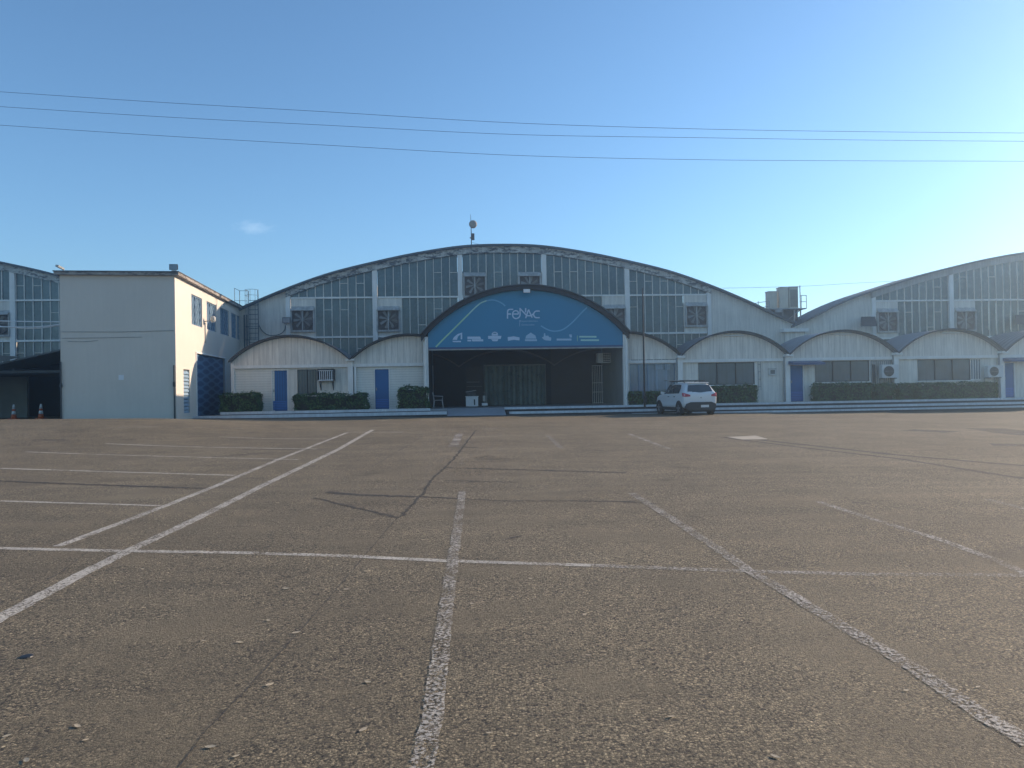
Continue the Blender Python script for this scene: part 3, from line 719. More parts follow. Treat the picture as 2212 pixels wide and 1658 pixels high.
q = MB(); q.box(sg0, sg1, PD - .08, PD + .05, zsb - .16, zsb - .092); q.build('sign_rail', 'metal', port)
for sA, sB in ((ps0 - .28, ps0 - .03), (ps1 + .03, ps1 + .28)):
    q = MB(); q.box(sA, sB, PD - .1, PD + .15, ZF, zs_ - .12); q.build('column', 'trim', port)
    q = MB(); q.tube([((sA + sB) / 2, PD - .16, ZF), ((sA + sB) / 2, PD - .16, zs_ - .2)], .05, 8); q.build('downpipe', 'trim', port)
ID = 5.2
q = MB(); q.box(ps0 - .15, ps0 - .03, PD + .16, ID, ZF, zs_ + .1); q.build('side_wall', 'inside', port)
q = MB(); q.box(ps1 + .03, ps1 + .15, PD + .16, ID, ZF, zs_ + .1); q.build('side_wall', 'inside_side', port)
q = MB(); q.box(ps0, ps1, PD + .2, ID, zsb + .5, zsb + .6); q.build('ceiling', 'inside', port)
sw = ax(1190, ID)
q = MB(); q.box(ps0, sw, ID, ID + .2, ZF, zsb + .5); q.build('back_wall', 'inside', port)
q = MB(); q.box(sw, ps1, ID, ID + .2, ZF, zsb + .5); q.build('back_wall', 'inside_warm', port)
# arched beams across the back
for c_, hw, a, b_ in ((ax(1095, ID), 2.85, None, None), (ax(1095, ID) + 5.7, 2.85, None, sw + 3.2), (ax(1095, ID) - 5.7, 2.85, ps0 + .02, None)):
    a = a if a is not None else c_ - hw; b_ = b_ if b_ is not None else c_ + hw
    b_ = min(b_, ps1 - .02); g_ = arc(c_, hw, 3.0, .95)
    q = MB(); q.band(frange(a, b_, 24), lambda x: g_(x) + .05, lambda x: g_(x) - .05, ID - .12, ID - .005); q.build('arched_beam', 'beam_in', port)
s0, s1 = ax(1047, ID), ax(1176, ID)
gt = MB(); n = 26
for i in range(n):
    a = s0 + (s1 - s0) * i / n; b_ = s0 + (s1 - s0) * (i + 1) / n; e = .05 * (1 if i % 2 else -1)
    gt.face([(a, ID - .09 + e, ZF + .02), (b_, ID - .09 - e, ZF + .02), (b_, ID - .09 - e, 3.0), (a, ID - .09 + e, 3.0)])
go = gt.build('folding_gate', 'gateglass', port)
q = MB(); q.box(s0 - .06, s1 + .06, ID - .2, ID - .06, 3.0, 3.08).box(s0 - .06, s0 - .02, ID - .16, ID - .02, ZF, 3.0).box(s1 + .02, s1 + .06, ID - .16, ID - .02, ZF, 3.0); q.build('frame', 'inside_side', go)
s0, s1 = ax(1006, ID), ax(1044, ID)
q = MB(); q.box(s0, s1, ID - .04, ID - .005, ZF, 3.0); o = q.build('dark_doorway', 'black', port)
q = MB(); q.box(s0 + .05, s1 - .25, ID - .06, ID - .042, 2.05, 2.09).box(s0 + .05, s1 - .1, ID - .06, ID - .042, 1.8, 1.82); q.build('shelf', 'inside_side', o)
# barred gate on the right of the porch
s0, s1 = ax(1278, ID), ax(1302, ID)
q = MB()
for i in range(7): x = s0 + (s1 - s0) * i / 6; q.tube([(x, ID - .2, ZF + .02), (x, ID - .2, 2.95)], .016, 5)
for z in (ZF + .05, ZF + .7, 1.9, 2.93): q.tube([(s0, ID - .2, z), (s1, ID - .2, z)], .016, 5)
q.build('barred_gate', 'trim', port)
# floodlight at the crown
s_, z_ = A.at(1135, 631, PD)
t = thing('floodlight', 'white floodlight at the crown of the blue arched sign', 'floodlight', A, (s_, PD - .34, z_))
q = MB(); q.loft([[(s_ - .2, PD - .62, z_ - .12), (s_ + .2, PD - .62, z_ - .12), (s_ + .2, PD - .62, z_ + .1), (s_ - .2, PD - .62, z_ + .1)], [(s_ - .16, PD - .46, z_ - .08), (s_ + .16, PD - .46, z_ - .08), (s_ + .16, PD - .46, z_ + .12), (s_ - .16, PD - .46, z_ + .12)]]); q.build('housing', 'steel_dark', t)
q = MB(); q.box(s_ - .17, s_ + .17, PD - .635, PD - .622, z_ - .1, z_ + .08); q.build('lens', 'cone_white', t)
q = MB(); q.box(s_ - .02, s_ + .02, PD - .46, PD - .33, z_ - .02, z_ + .02); q.build('bracket', 'metal', t)
# small AC in the porch
def porch_ac():
    s_ = ps1 - .42; z_ = A.at(1317, 783, 2.4)[1]; d = 2.6
    t = thing('condenser_unit', 'old white air conditioner box inside the dark porch on the right', 'air conditioner', A, (s_, d, z_))
    q = MB(); q.box(s_ - .35, s_ + .40, d - .3, d + .3, z_, z_ + .55); q.build('casing', 'acwhite', t)
    q = MB()
    for i in range(5): q.box(s_ - .05, s_ + .35, d - .325, d - .302, z_ + .05 + i * .1, z_ + .09 + i * .1)
    for i in range(4): q.box(s_ - .03 + i * .12, s_ - .01 + i * .12, d - .335, d - .326, z_ + .03, z_ + .52)
    q.build('grille', 'steel_dark', t)
porch_ac()

# lettering on the sign
SZ = PD - .064
def spt(p, kx, ky, ox, oy): return A.at((ox + p[0] / kx) * .809, (oy + p[1] / ky) * .809, PD - .06)
c6 = lambda p: spt(p, 18.42, 18.42, 1360, 790)
c4p = lambda p: spt(p, 3.814, 3.814, 1120, 560)
cL = lambda p: spt(p, 6.144, 6.144, 1140, 880)
def smoothpts(P_, n=5):
    out = []
    for i in range(len(P_) - 1):
        p0 = P_[max(0, i - 1)]; p1 = P_[i]; p2 = P_[i + 1]; p3 = P_[min(len(P_) - 1, i + 2)]
        for k in range(n):
            u = k / n
            out.append(tuple(.5 * ((2 * p1[j]) + (-p0[j] + p2[j]) * u + (2 * p0[j] - 5 * p1[j] + 4 * p2[j] - p3[j]) * u * u + (-p0[j] + 3 * p1[j] - 3 * p2[j] + p3[j]) * u ** 3) for j in (0, 1)))
    out.append(P_[-1]); return out
def ribbon(mb, P_, w, d=SZ, th=.008):
    rings = []
    for i, p in enumerate(P_):
        a = P_[max(0, i - 1)]; b_ = P_[min(len(P_) - 1, i + 1)]; tx, tz = b_[0] - a[0], b_[1] - a[1]; L = math.hypot(tx, tz) or 1
        nx_, nz_ = -tz / L * w / 2, tx / L * w / 2
        rings.append([(p[0] + nx_, d, p[1] + nz_), (p[0] - nx_, d, p[1] - nz_), (p[0] - nx_, d - th, p[1] - nz_), (p[0] + nx_, d - th, p[1] + nz_)])
    return mb.loft(rings)
K6 = 1 / 18.42 * .809 * 38.6 / F        # metres per unit of the enlarged crop
q = MB(); W_ = 62 * K6 
for k_, P_ in enumerate([
    [(-100, 1110), (-100, 800)], smoothpts([(-100, 800), (-80, 700), (0, 655), (90, 655), (180, 655)]), [(-68, 885), (70, 885)],
    smoothpts([(425, 885), (425, 800), (370, 735), (290, 722), (200, 760), (155, 850), (152, 950), (190, 1050), (290, 1105), (400, 1085), (480, 1020), (515, 920), (515, 800)]), [(180, 885), (440, 885)], [(515, 800), (515, 590)],
    [(520, 620), (840, 960)], [(790, 590), (790, 800)], [(930, 670), (790, 1085)], [(930, 670), (1110, 1065)], [(850, 968), (1070, 968)],
    smoothpts([(1480, 740), (1300, 745), (1220, 800), (1180, 900), (1220, 1010), (1300, 1062), (1480, 1064)]), [(1070, 960), (1190, 850)]]):
    ribbon(q, [c6(p) for p in P_], W_, SZ - .0012 * k_)
q.build('lettering', 'ink', sign)
def line_on(P_, conv, w, mat, name='swoosh', dd=0):
    q = MB(); ribbon(q, [conv(p) for p in P_], w, SZ - dd); q.build(name, mat, sign)
lp = smoothpts([(165, 1395), (250, 1308), (330, 1230), (450, 1110), (500, 1060)]); line_on(lp, c4p, .075, 'green')
line_on(smoothpts([(500, 1060), (560, 1000), (620, 950), (680, 925)]), c4p, .07, 'mint')
line_on(smoothpts([(680, 925), (750, 918), (820, 940), (872, 978)]), c4p, .065, 'teal')
line_on(smoothpts([(1235, 1180), (1290, 1213), (1350, 1233), (1420, 1230), (1480, 1205), (1560, 1140), (1640, 1055), (1705, 992)]), c4p, .065, 'teal')
def text(body, x, z, height, mat, width=None, name='lettering', par=None, dd=0.0, frame_d=None, align='LEFT'):
    cu = bpy.data.curves.new('t', 'FONT'); cu.body = body; cu.size = 1; cu.align_x = align; cu.extrude = .01
    ob = bpy.data.objects.new('t', cu); COL.objects.link(ob)
    dg = bpy.context.evaluated_depsgraph_get(); me = bpy.data.meshes.new_from_object(ob.evaluated_get(dg))
    bpy.data.objects.remove(ob)
    xs_ = [v_.co.x for v_ in me.vertices]; ysv = [v_.co.y for v_ in me.vertices]
    k = height / (max(ysv) - min(ysv)); kx = (width / (max(xs_) - min(xs_))) if width else k
    mb = MB(); mb.v = [(x + (v_.co.x - min(xs_)) * kx, (SZ if frame_d is None else frame_d) - dd - (v_.co.z + .01) * .2, z + (v_.co.y - min(ysv)) * k) for v_ in me.vertices]
    mb.f = [tuple(p.vertices) for p in me.polygons]
    bpy.data.meshes.remove(me)
    return mb.build(name, mat, par or sign)
a = c6((520, 1290)); b_ = c6((1380, 1215)); text('Experi\u00eancias', a[0], a[1], b_[1] - a[1] + .03, 'ink2', b_[0] - a[0])
a = c6((590, 1450)); b_ = c6((1220, 1365)); text('Conectadas', a[0], a[1], b_[1] - a[1], 'ink2', b_[0] - a[0])
line_on([(495, 1180), (495, 1490)], c6, .02, 'ink2', 'divider')
# partner emblems along the foot of the sign
def poly_on(polys, conv, mat, name='emblem', extra=None):
    q = MB()
    for k_, P_ in enumerate(polys): q.prism([conv(p) for p in P_], SZ - .006 - .001 * k_, SZ)
    if extra: extra(q)
    return q.build(name, mat, sign)
poly_on([[(415, 165), (440, 120), (500, 70), (575, 45), (575, 155), (550, 155), (550, 75), (505, 110), (490, 165)], [(410, 182), (555, 182), (555, 203), (430, 203)]], cL, 'ink')
poly_on([[(660, 112), (870, 112), (885, 152), (660, 152)], [(730, 156), (920, 156), (920, 190), (740, 190)], [(660, 165), (722, 165), (722, 190), (660, 190)]], cL, 'ink')
q_ = [(1110 + 52 * math.cos(a), 75 + 42 * math.sin(a)) for a in frange(PI, 2 * PI, 10)]
poly_on([q_ + [(1162, 95), (1058, 95)], [(1000, 100), (1220, 100), (1205, 150), (1000, 150)], [(1050, 155), (1170, 155), (1150, 188), (1075, 188)]], cL, 'ink')
poly_on([[(1080, 50), (1135, 50), (1135, 70), (1080, 70)]], lambda p: cL(p), 'sign')
poly_on([[(1320, 120), (1420, 108), (1515, 125), (1515, 175), (1420, 165), (1325, 182)]], cL, 'ink')
poly_on([[(1610, 145), (1625, 95), (1660, 72), (1700, 45), (1740, 72), (1775, 95), (1790, 145)], [(1605, 155), (1800, 155), (1800, 186), (1605, 186)]], cL, 'ink2')
poly_on([[(1915, 60), (1935, 55), (1940, 100), (1985, 95), (2000, 120), (2035, 130), (2030, 180), (1960, 175), (1920, 165), (1880, 130), (1912, 110)]], cL, 'ink2')
poly_on([[(1395, 1310), (1545, 1310), (1545, 1330), (1395, 1330)], [(1520, 1268), (1548, 1268), (1550, 1298), (1530, 1300)]], c4p, 'ink2')
line_on([(1605, 1280), (1605, 1335)], c4p, .03, 'green', 'divider')
for y0, y1, x0, x1, s_t in ((1300, 1283, 1625, 1800, 'Desenvolvimento'), (1335, 1318, 1640, 1825, 'e Inova\u00e7\u00e3o')):
    a = c4p((x0, y0)); b_ = c4p((x1, y1)); 
    poly_on([[(x0, y0), (x1, y0), (x1, y1), (x0, y1)]], c4p, 'mint', 'emblem')

# things standing in the porch
def chair(label, s, d):
    t = thing('plastic_chair', label, 'chair', A, (s, d, ZF)); z = ZF
    q = MB(); q.loft([[(s - .22, d - .2, z + .42), (s + .22, d - .2, z + .42), (s + .22, d + .22, z + .41), (s - .22, d + .22, z + .41)], [(s - .23, d - .21, z + .45), (s + .23, d - .21, z + .45), (s + .22, d + .23, z + .44), (s - .22, d + .23, z + .44)]]); q.build('seat', 'chair', t)
    q = MB(); q.loft([[(s - .23, d - .2, z + .46), (s - .20, d - .2, z + .46), (s - .20, d + .2, z + .46), (s - .23, d + .2, z + .46)], [(s - .32, d - .18, z + .85), (s - .29, d - .18, z + .85), (s - .29, d + .18, z + .85), (s - .32, d + .18, z + .85)]]); q.build('backrest', 'chair', t)
    for a_, b2 in ((-1, -1), (1, -1), (-1, 1), (1, 1)):
        q = MB(); q.tube([(s + a_ * .2, d + b2 * .19, z + .42), (s + a_ * .26, d + b2 * .22, z)], [.022, .016], 6); q.build('leg', 'chair', t)
    for b2 in (-1, 1):
        q = MB(); q.tube([(s + .2, d + b2 * .22, z + .44), (s + .24, d + b2 * .24, z + .63), (s - .25, d + b2 * .22, z + .66)], .018, 6); q.build('armrest', 'chair', t)
chair('pale plastic armchair inside the porch beside its left column', ax(946, .3), .3)
s_ = ax(1018.5, 2.5)
t = thing('cabinet', 'small white cabinet with odds and ends on top in the dark porch', 'cabinet', A, (s_, 2.5, ZF))
q = MB(); q.box(s_ - .34, s_ + .34, 2.3, 2.75, ZF + .03, ZF + .56); q.build('body', 'cone_white', t)
q = MB(); q.box(s_ - .37, s_ + .37, 2.27, 2.78, ZF + .562, ZF + .60); q.build('top', 'cone_white', t)
q = MB(); q.box(s_ + .1, s_ + .17, 2.285, 2.298, ZF + .1, ZF + .42); q.build('door_gap', 'black', t)
t = thing('box', 'grey box of clutter on the white cabinet in the porch', 'box', A, (s_, 2.5, ZF + .6))
q = MB(); q.loft([[(s_ - .28, 2.35, ZF + .602), (s_ + .22, 2.35, ZF + .602), (s_ + .22, 2.6, ZF + .602), (s_ - .28, 2.6, ZF + .602)], [(s_ - .32, 2.33, ZF + .82), (s_ + .2, 2.33, ZF + .80), (s_ + .2, 2.62, ZF + .80), (s_ - .32, 2.62, ZF + .82)]]); q.build('case', 'fabric', t)
q = MB(); q.loft([[(s_ - .34, 2.31, ZF + .822), (s_ + .24, 2.31, ZF + .9), (s_ + .24, 2.64, ZF + .9), (s_ - .34, 2.64, ZF + .822)], [(s_ - .34, 2.31, ZF + .85), (s_ + .24, 2.31, ZF + .93), (s_ + .24, 2.64, ZF + .93), (s_ - .34, 2.64, ZF + .85)]]); q.build('lid', 'chair', t)
s_ = ax(1046, 2.5)
t = thing('trolley', 'narrow white trolley standing right of the cabinet in the porch', 'trolley', A, (s_, 2.5, ZF))
q = MB(); q.box(s_ - .16, s_ + .16, 2.35, 2.65, ZF + .06, ZF + .2); q.build('base', 'cone_white', t)
q = MB(); q.tube([(s_ + .1, 2.6, ZF + .2), (s_ + .1, 2.6, ZF + .78), (s_ - .04, 2.6, ZF + .8)], .025, 6); q.box(s_ - .1, s_ + .04, 2.45, 2.6, ZF + .3, ZF + .62); q.build('handle', 'metal', t)
for dx in (-.12, .12):
    q = MB(); q.lathe([(.05, -.015), (.05, .015)], (s_ + dx, 2.4, ZF + .05), 'x', 12); q.build('wheel', 'rubber', t)

# ------------------------------------------------------------------ pavement, steps, kerbs (frame A)
pv = MB(); pv.box(-14.6, -4.7, -1.2, 0, -.3, ZF); pv.box(-4.7, 33.5, -1.1, 0, -.3, ZF); pv.box(ps0 - .02, ps1 + .02, 0, ID, -.3, ZF)
pv.box(-4.702, ps0 - .02, 0, .4, -.3, ZF)
struct(pv, 'pavement', 'pavement', A)
sl0 = ax(412, -2.6, 900); sl1 = ax(965, -2.6, 890)
kb = MB(); kd = MB()
def kerb(s0, s1, d0, d1, top, th=.13):
    kb.box(s0, s1, d0, d1, top - th, top); kd.box(s0 + .01, s1 - .01, d0 + .05, d1 - .01, -.3, top - th - .002)  # dark base paints the shadow line under each white kerb slab
kerb(ax(474, -1.5, 890), ax(929, -1.3, 890), -1.42, -1.202, ZF + .05)
kerb(sl0, sl1, -2.75, -2.5, .56, .15)
sr0 = ax(1092, -2.4, 880)
kerb(sr0, 33.5, -1.32, -1.102, ZF + .02, .11)
kerb(sr0 + .2, 33.5, -2.15, -1.95, .47, .12)
kerb(ax(1365, -2.9, 885), 33.5, -2.95, -2.75, .29, .09)
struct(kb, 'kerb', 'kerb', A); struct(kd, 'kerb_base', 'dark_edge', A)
tread = MB(); tread.box(sl0, sl1, -2.498, -1.422, -.3, .545); tread.box(sr0 + .1, 33.5, -1.948, -1.322, -.3, .46); tread.box(ax(1365, -2.9, 885), 33.5, -2.748, -2.152, -.3, .28)
struct(tread, 'step', 'tread', A)
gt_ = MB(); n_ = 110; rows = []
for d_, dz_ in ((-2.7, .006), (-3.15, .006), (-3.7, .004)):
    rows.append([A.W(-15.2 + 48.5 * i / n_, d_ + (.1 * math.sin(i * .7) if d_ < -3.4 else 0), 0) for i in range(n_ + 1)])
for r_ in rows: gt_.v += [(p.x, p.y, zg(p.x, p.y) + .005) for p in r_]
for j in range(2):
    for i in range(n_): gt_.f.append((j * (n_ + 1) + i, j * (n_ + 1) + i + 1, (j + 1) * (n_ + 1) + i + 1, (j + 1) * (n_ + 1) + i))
struct(gt_, 'gutter', 'gutter')  # ground strip that carries the painted shadow band
rmp = MB(); rmp.loft([[(sl1 + .02, -3.4, -.2), (sl1 + .02, -3.4, .30), (sl1 + .02, -1.21, ZF - .003), (sl1 + .02, -1.21, -.2)], [(sr0 - .02, -3.4, -.2), (sr0 - .02, -3.4, .27), (sr0 - .02, -1.21, ZF - .003), (sr0 - .02, -1.21, -.2)]])
struct(rmp, 'entrance_ramp', 'pavement', A)

# ------------------------------------------------------------------ hedges
def hedge(x0, x1, ytop, label, d=-.6, depth=.75, group='clipped hedges along the office wings', z0=ZF, rnd=.07, dens=1.0):
    s0, _ = A.at(x0, 860, d - depth / 2); s1, _ = A.at(x1, 860, d - depth / 2); zt = A.at((x0 + x1) / 2, ytop, d - depth / 2)[1]
    W = s1 - s0; H = zt - z0; c = (s0 + s1) / 2
    t = thing('hedge', label, 'hedge', A, (c, d, z0), group)
    q = MB(); q.box(s0 + .12, s1 - .12, d - depth / 2 + .1, d + depth / 2 - .08, z0 - .02, zt - .13); q.build('branches', 'twig', t)
    q = MB(); nL = int(2600 * dens * (W * H + W * depth + depth * H) / 3.0)
    rr = random.Random(int(x0)); ph = [rr.uniform(0, 6.28) for _ in range(8)]
    def bul(a, b2): return rnd * (math.sin(a * 5.1 + ph[0]) * .5 + math.sin(a * 11.3 + b2 * 7 + ph[1]) * .35 + math.sin(b2 * 9 + ph[2] + a * 3) * .35)
    for _ in range(nL):
        u = rr.random() * (W * H * 2 + W * depth + 2 * depth * H)
        if u < W * H: p = [s0 + rr.random() * W, d - depth / 2, z0 + rr.random() * H]; nn = (0, -1, 0)
        elif u < W * H * 2 - W * H * .6: p = [s0 + rr.random() * W, d + depth / 2, z0 + rr.random() * H]; nn = (0, 1, 0)
        elif u < W * H * 1.4 + W * depth: p = [s0 + rr.random() * W, d - depth / 2 + rr.random() * depth, zt]; nn = (0, 0, 1)
        else:
            sd = rr.random() < .5; p = [s0 if sd else s1, d - depth / 2 + rr.random() * depth, z0 + rr.random() * H]; nn = (-1 if sd else 1, 0, 0)
        gap = math.sin(p[0] * 6.3 + ph[3] + 2 * math.sin(p[2] * 5 + ph[4])) + math.sin(p[2] * 10.1 + ph[5] + p[0] * 2.7)
        if gap < -1.15 and rr.random() < .75: continue
        e = bul(p[0], p[2]) - .12 + rr.random() ** .6 * .14 - .02
        if rr.random() < .07: e += rr.uniform(.03, .12)
        # round the corners
        cx_ = min(p[0] - s0, s1 - p[0]); cz = zt - p[2]
        if cx_ < .15 and nn[0] == 0: e -= (.15 - cx_) * .5
        if cz < .12 and nn[2] == 0: e -= (.12 - cz) * .5
        p = Vector(p) + Vector(nn) * e
        nrm = (Vector(nn) + Vector((rr.gauss(0, .6), rr.gauss(0, .6), rr.gauss(.2, .6)))).normalized()
        a_ = nrm.orthogonal().normalized(); a_.rotate(Matrix.Rotation(rr.uniform(0, 6.28), 3, nrm)); b2 = nrm.cross(a_); k = rr.uniform(.022, .042)
        if p.z < z0 + .02: p.z = z0 + .02
        q.face([p - a_ * k * 1.5, p + b2 * k * .8 - nrm * .004, p + a_ * k * 1.5, p - b2 * k * .8 - nrm * .004])
    o = q.build('foliage', 'leaf', t)
HG = 'clipped hedges along the office wings'
hedge(474, 560, 848.5, 'dark square hedge at the left corner beside the garage door', -.75)
hedge(635, 790, 849.5, 'long low dark hedge under the barred window', -.75, dens=.9, rnd=.1)
hedge(858, 925, 835.5, 'compact round hedge between the blue door and the porch column', -.75, rnd=.11)
hedge(1358, 1388, 845, 'narrow hedge left of the dark pole in front of the blue windows', -.55)
hedge(1402, 1445, 845, 'hedge in front of the blue windows, left of the white car', -.55)
hedge(1545, 1638, 832, 'wide hedge under the window right behind the white car', -.55)
hedge(1764, 1884, 827, 'wide hedge under the window right of the blue canopy door', -.55)
hedge(1893, 1934, 828, 'short hedge under the air conditioner with metal grille', -.55)
hedge(1945, 1976, 827, 'short hedge left of the rightmost wide window', -.55)
hedge(1984, 2158, 826, 'longest hedge under the rightmost wide window and its air conditioner', -.55)

# pole in front of the right wing
s_, _ = A.at(1392, 870, -1.6); zt = A.at(1390, 622, -1.6)[1]
t = thing('pole', 'thin tall black pole standing before the blue windows left of the car', 'pole', A, (s_, -1.6, .44))
q = MB(); q.tube([(s_, -1.6, .44), (s_, -1.6, 3.4), (s_, -1.6, zt)], [.05, .045, .03], 8); q.build('shaft', 'black', t)
q = MB(); q.lathe([(.11, 0), (.11, .02), (.06, .06)], (s_, -1.6, .44), k=12); q.build('base_plate', 'black', t)

# ------------------------------------------------------------------ beige side building
sb = thing('service_building', 'plain beige two storey block at the left with sunlit side wall and flat roof', 'building', B, (0, 0, .45))
WB_ = 4.72; LB = 14.1; ZTOP = 6.86
wins = [(2.6, 4.5), (5.4, 7.3), (8.25, 10.3), (10.95, 12.3), (12.5, 13.6)]
q = MB(); q.box(-WB_, 0, 0, .2, .2, ZTOP); q.box(-WB_, -WB_ + .2, .2, LB, .2, ZTOP); q.box(-WB_ + .2, 0, LB - .2, LB, .2, ZTOP)
q.build('wall', 'cream', sb)
q = MB()   # sunlit wall with openings, built in its own plane (x thickness, y along)
def side_cells(mb, l0, l1, z0, z1, holes):
    xs_ = sorted({l0, l1, *[h[0] for h in holes], *[h[1] for h in holes]})
    for a, b_ in zip(xs_, xs_[1:]):
        z = z0
        for p, r_ in sorted([(h[2], h[3]) for h in holes if h[0] < (a + b_) / 2 < h[1]]):
            if p > z + .001: mb.box(-.2, 0, a, b_, z, p)
            z = r_
        if z1 > z: mb.box(-.2, 0, a, b_, z, z1)
sh = [(a, b_, 4.95, 6.41) for a, b_ in wins] + [(1.15, 2.12, .74, 2.76), (3.3, 9.15, .45, 3.6), (10.5, 11.0, 1.8, 2.78)]
side_cells(q, .2, LB - .2, .2, ZTOP, sh); q.build('side_wall', 'cream', sb)
q = MB(); q.box(-WB_ + .2, -.2, .2, LB - .2, ZTOP - .2, ZTOP - .05); q.build('ceiling', 'cream', sb)
rs = MB(); rs.box(-WB_ - .15, .22, -.22, LB + .1, ZTOP + .002, ZTOP + .13); rs.build('roof_slab', 'slab', sb)
rs = MB(); rs.box(-WB_ - .18, .25, -.25, LB + .12, ZTOP + .132, ZTOP + .17); rs.build('roof_sheet', 'roof', sb)
q = MB(); q.box(-WB_ - .02, .0, -.025, -.003, .2, .92); q.build('plinth', 'cream', sb)
for a, b_ in wins:
    q = MB(); q.face([(-.12, a, 4.95), (-.12, b_, 4.95), (-.12, b_, 6.41), (-.12, a, 6.41)]); o = q.build('window', 'winblue', sb)
    q = MB()
    for p_, r_ in ((a, a + .05), (b_ - .05, b_), ((a + b_) / 2 - .02, (a + b_) / 2 + .02)): q.box(-.11, -.06, p_, r_, 4.95, 6.41)
    q.box(-.108, -.062, a + .05, b_ - .05, 4.95, 5.0).box(-.108, -.062, a + .05, b_ - .05, 6.36, 6.41); q.build('frame', 'lattice', o)
    q = MB(); 
    w_ = b_ - a; n = 5
    for i in range(-n, n + 1):
        for sg in (1, -1):
            # diagonal lattice bars clipped to the opening
            y0 = a + w_ * (i / n); pts_ = []
            slope = 1.46 / (w_ * .75) * sg
            z_a = 4.95 if sg > 0 else 6.41
            y1 = y0 + w_ * .75; z_b = 6.41 if sg > 0 else 4.95
            ya, za, yb, zb = y0, z_a, y1, z_b
            if ya < a: za = z_a + slope * (a - ya); ya = a
            if yb > b_: zb = z_a + slope * (b_ - y0); yb = b_
            if yb - ya > .05: q.tube([(-.05, ya, za), (-.05, yb, zb)], .009, 4)
    q.build('lattice', 'lattice', o)
q = MB(); q.box(-.14, -.10, 3.3, 9.15, .45, 3.6); o = q.build('garage_door', 'shutter', sb)
q = MB(); q.box(-.1, .04, 3.22, 3.3, .45, 3.68).box(-.1, .04, 9.15, 9.23, .45, 3.68).box(-.1, .04, 3.3, 9.15, 3.602, 3.68); q.build('door_frame', 'trim', o)
q = MB()
for i in range(12): z = .78 + i * .165; q.loft([[(-.06, 1.18, z), (-.02, 1.18, z - .05), (-.02, 1.18, z + .0), (-.06, 1.18, z + .08)], [(-.06, 2.09, z), (-.02, 2.09, z - .05), (-.02, 2.09, z + .0), (-.06, 2.09, z + .08)]])
o = q.build('louvered_door', 'lattice', sb)
q = MB(); q.box(-.12, -.09, 1.15, 2.12, .74, 2.76); q.build('backing', 'winlit', o)
q = MB(); q.box(-.12, -.10, 10.5, 11.0, 1.8, 2.78); q.build('window', 'win', sb)
for xx, z1 in ((-WB_ + .03, 3.1), (-.05, 2.9)):
    q = MB(); q.tube([(xx, -.07, .5), (xx, -.07, z1)], .035, 8); q.box(xx - .05, xx + .05, -.12, -.03, 2.0 if xx < -1 else 1.95, 2.16); q.build('downpipe', 'steel_dark', sb)
q = MB(); q.box(-2.37, -2.16, -.02, -.003, 2.28, 2.5); single(q, 'notice', 'paper', 'small pale square notice on the shaded front of the beige block', 'notice', B, (-2.26, -.003, 2.4))
# lamp on the sunlit wall
t = thing('wall_lamp', 'lamp on a bracket between the first two windows of the sunlit wall', 'lamp', B, (.0, 4.95, 5.35))
q = MB(); q.tube([(0, 4.95, 5.3), (.28, 4.95, 5.36), (.38, 4.95, 5.42)], .025, 6); q.build('arm', 'metal', t)
q = MB(); q.lathe([(.05, -.02), (.12, .05), (.13, .22), (.06, .3)], (.42, 4.95, 5.28), k=14); q.build('lamp_head', 'cream_base', t, True)
q = MB(); q.tube([(.02, 4.95, 5.25), (.02, 4.95, 4.2)], .03, 6); q.build('conduit', 'metal', t)
# roof bits
def flood(s, d, z, w, label, frame):
    t = thing('floodlight', label, 'floodlight', frame, (s, d, z))
    q = MB(); q.loft([[(s - w / 2, d - .1, z + .12), (s + w / 2, d - .1, z + .12), (s + w / 2, d - .1, z + .12 + w * .72), (s - w / 2, d - .1, z + .12 + w * .72)], [(s - w * .4, d + .1, z + .17), (s + w * .4, d + .1, z + .17), (s + w * .4, d + .1, z + .07 + w * .7), (s - w * .4, d + .1, z + .07 + w * .7)]]); q.build('housing', 'steel_dark', t)
    q = MB(); q.box(s - w * .43, s + w * .43, d - .115, d - .102, z + .15, z + .09 + w * .72); q.build('lens', 'winlit', t)
    q = MB(); q.box(s - .03, s + .03, d - .02, d + .03, z, z + .12); q.box(s - w * .3, s + w * .3, d - .03, d + .04, z + .09, z + .12); q.build('bracket', 'metal', t)
flood(-.10, .3, ZTOP + .17, .36, 'square floodlight on the roof corner of the beige block', B)
t = thing('security_camera', 'small tilted security camera on the left roof edge of the beige block', 'camera', B, (-WB_ + .1, .1, ZTOP + .17))
q = MB(); q.loft([[(-WB_ - .12, -.12, ZTOP + .36), (-WB_ + .0, -.12, ZTOP + .34), (-WB_ + .02, -.12, ZTOP + .42), (-WB_ - .10, -.12, ZTOP + .44)], [(-WB_ + .08, .08, ZTOP + .24), (-WB_ + .17, .08, ZTOP + .24), (-WB_ + .17, .08, ZTOP + .32), (-WB_ + .08, .08, ZTOP + .34)]]); q.build('housing', 'cream_base', t)
q = MB(); q.tube([(-WB_ + .12, .08, ZTOP + .17), (-WB_ + .12, .07, ZTOP + .27)], .025, 6); q.build('mount', 'metal', t)
for k_, (za_, x0_, x1_) in enumerate(((4.40, -WB_ + .05, -.05), (4.12, -WB_ + .05, -1.4), (3.98, -WB_ + .3, -3.2))):  # thin rods added to draw the shadow lines of the cables
    q = MB(); q.tube([(x0_, -.012, za_), ((x0_ + x1_) / 2, -.012, za_ - .02 + .03 * (k_ == 1)), (x1_, -.012, za_ + .03)], .009, 5)
    single(q, 'wall_cable', 'metal', ['topmost thin cable clipped across the shaded front of the beige block', 'second thin cable across the beige front, stopping short of the corner', 'shortest thin cable at the left of the beige front'][k_], 'cable', B, (x0_, -.012, za_), 'thin cables on the beige front')

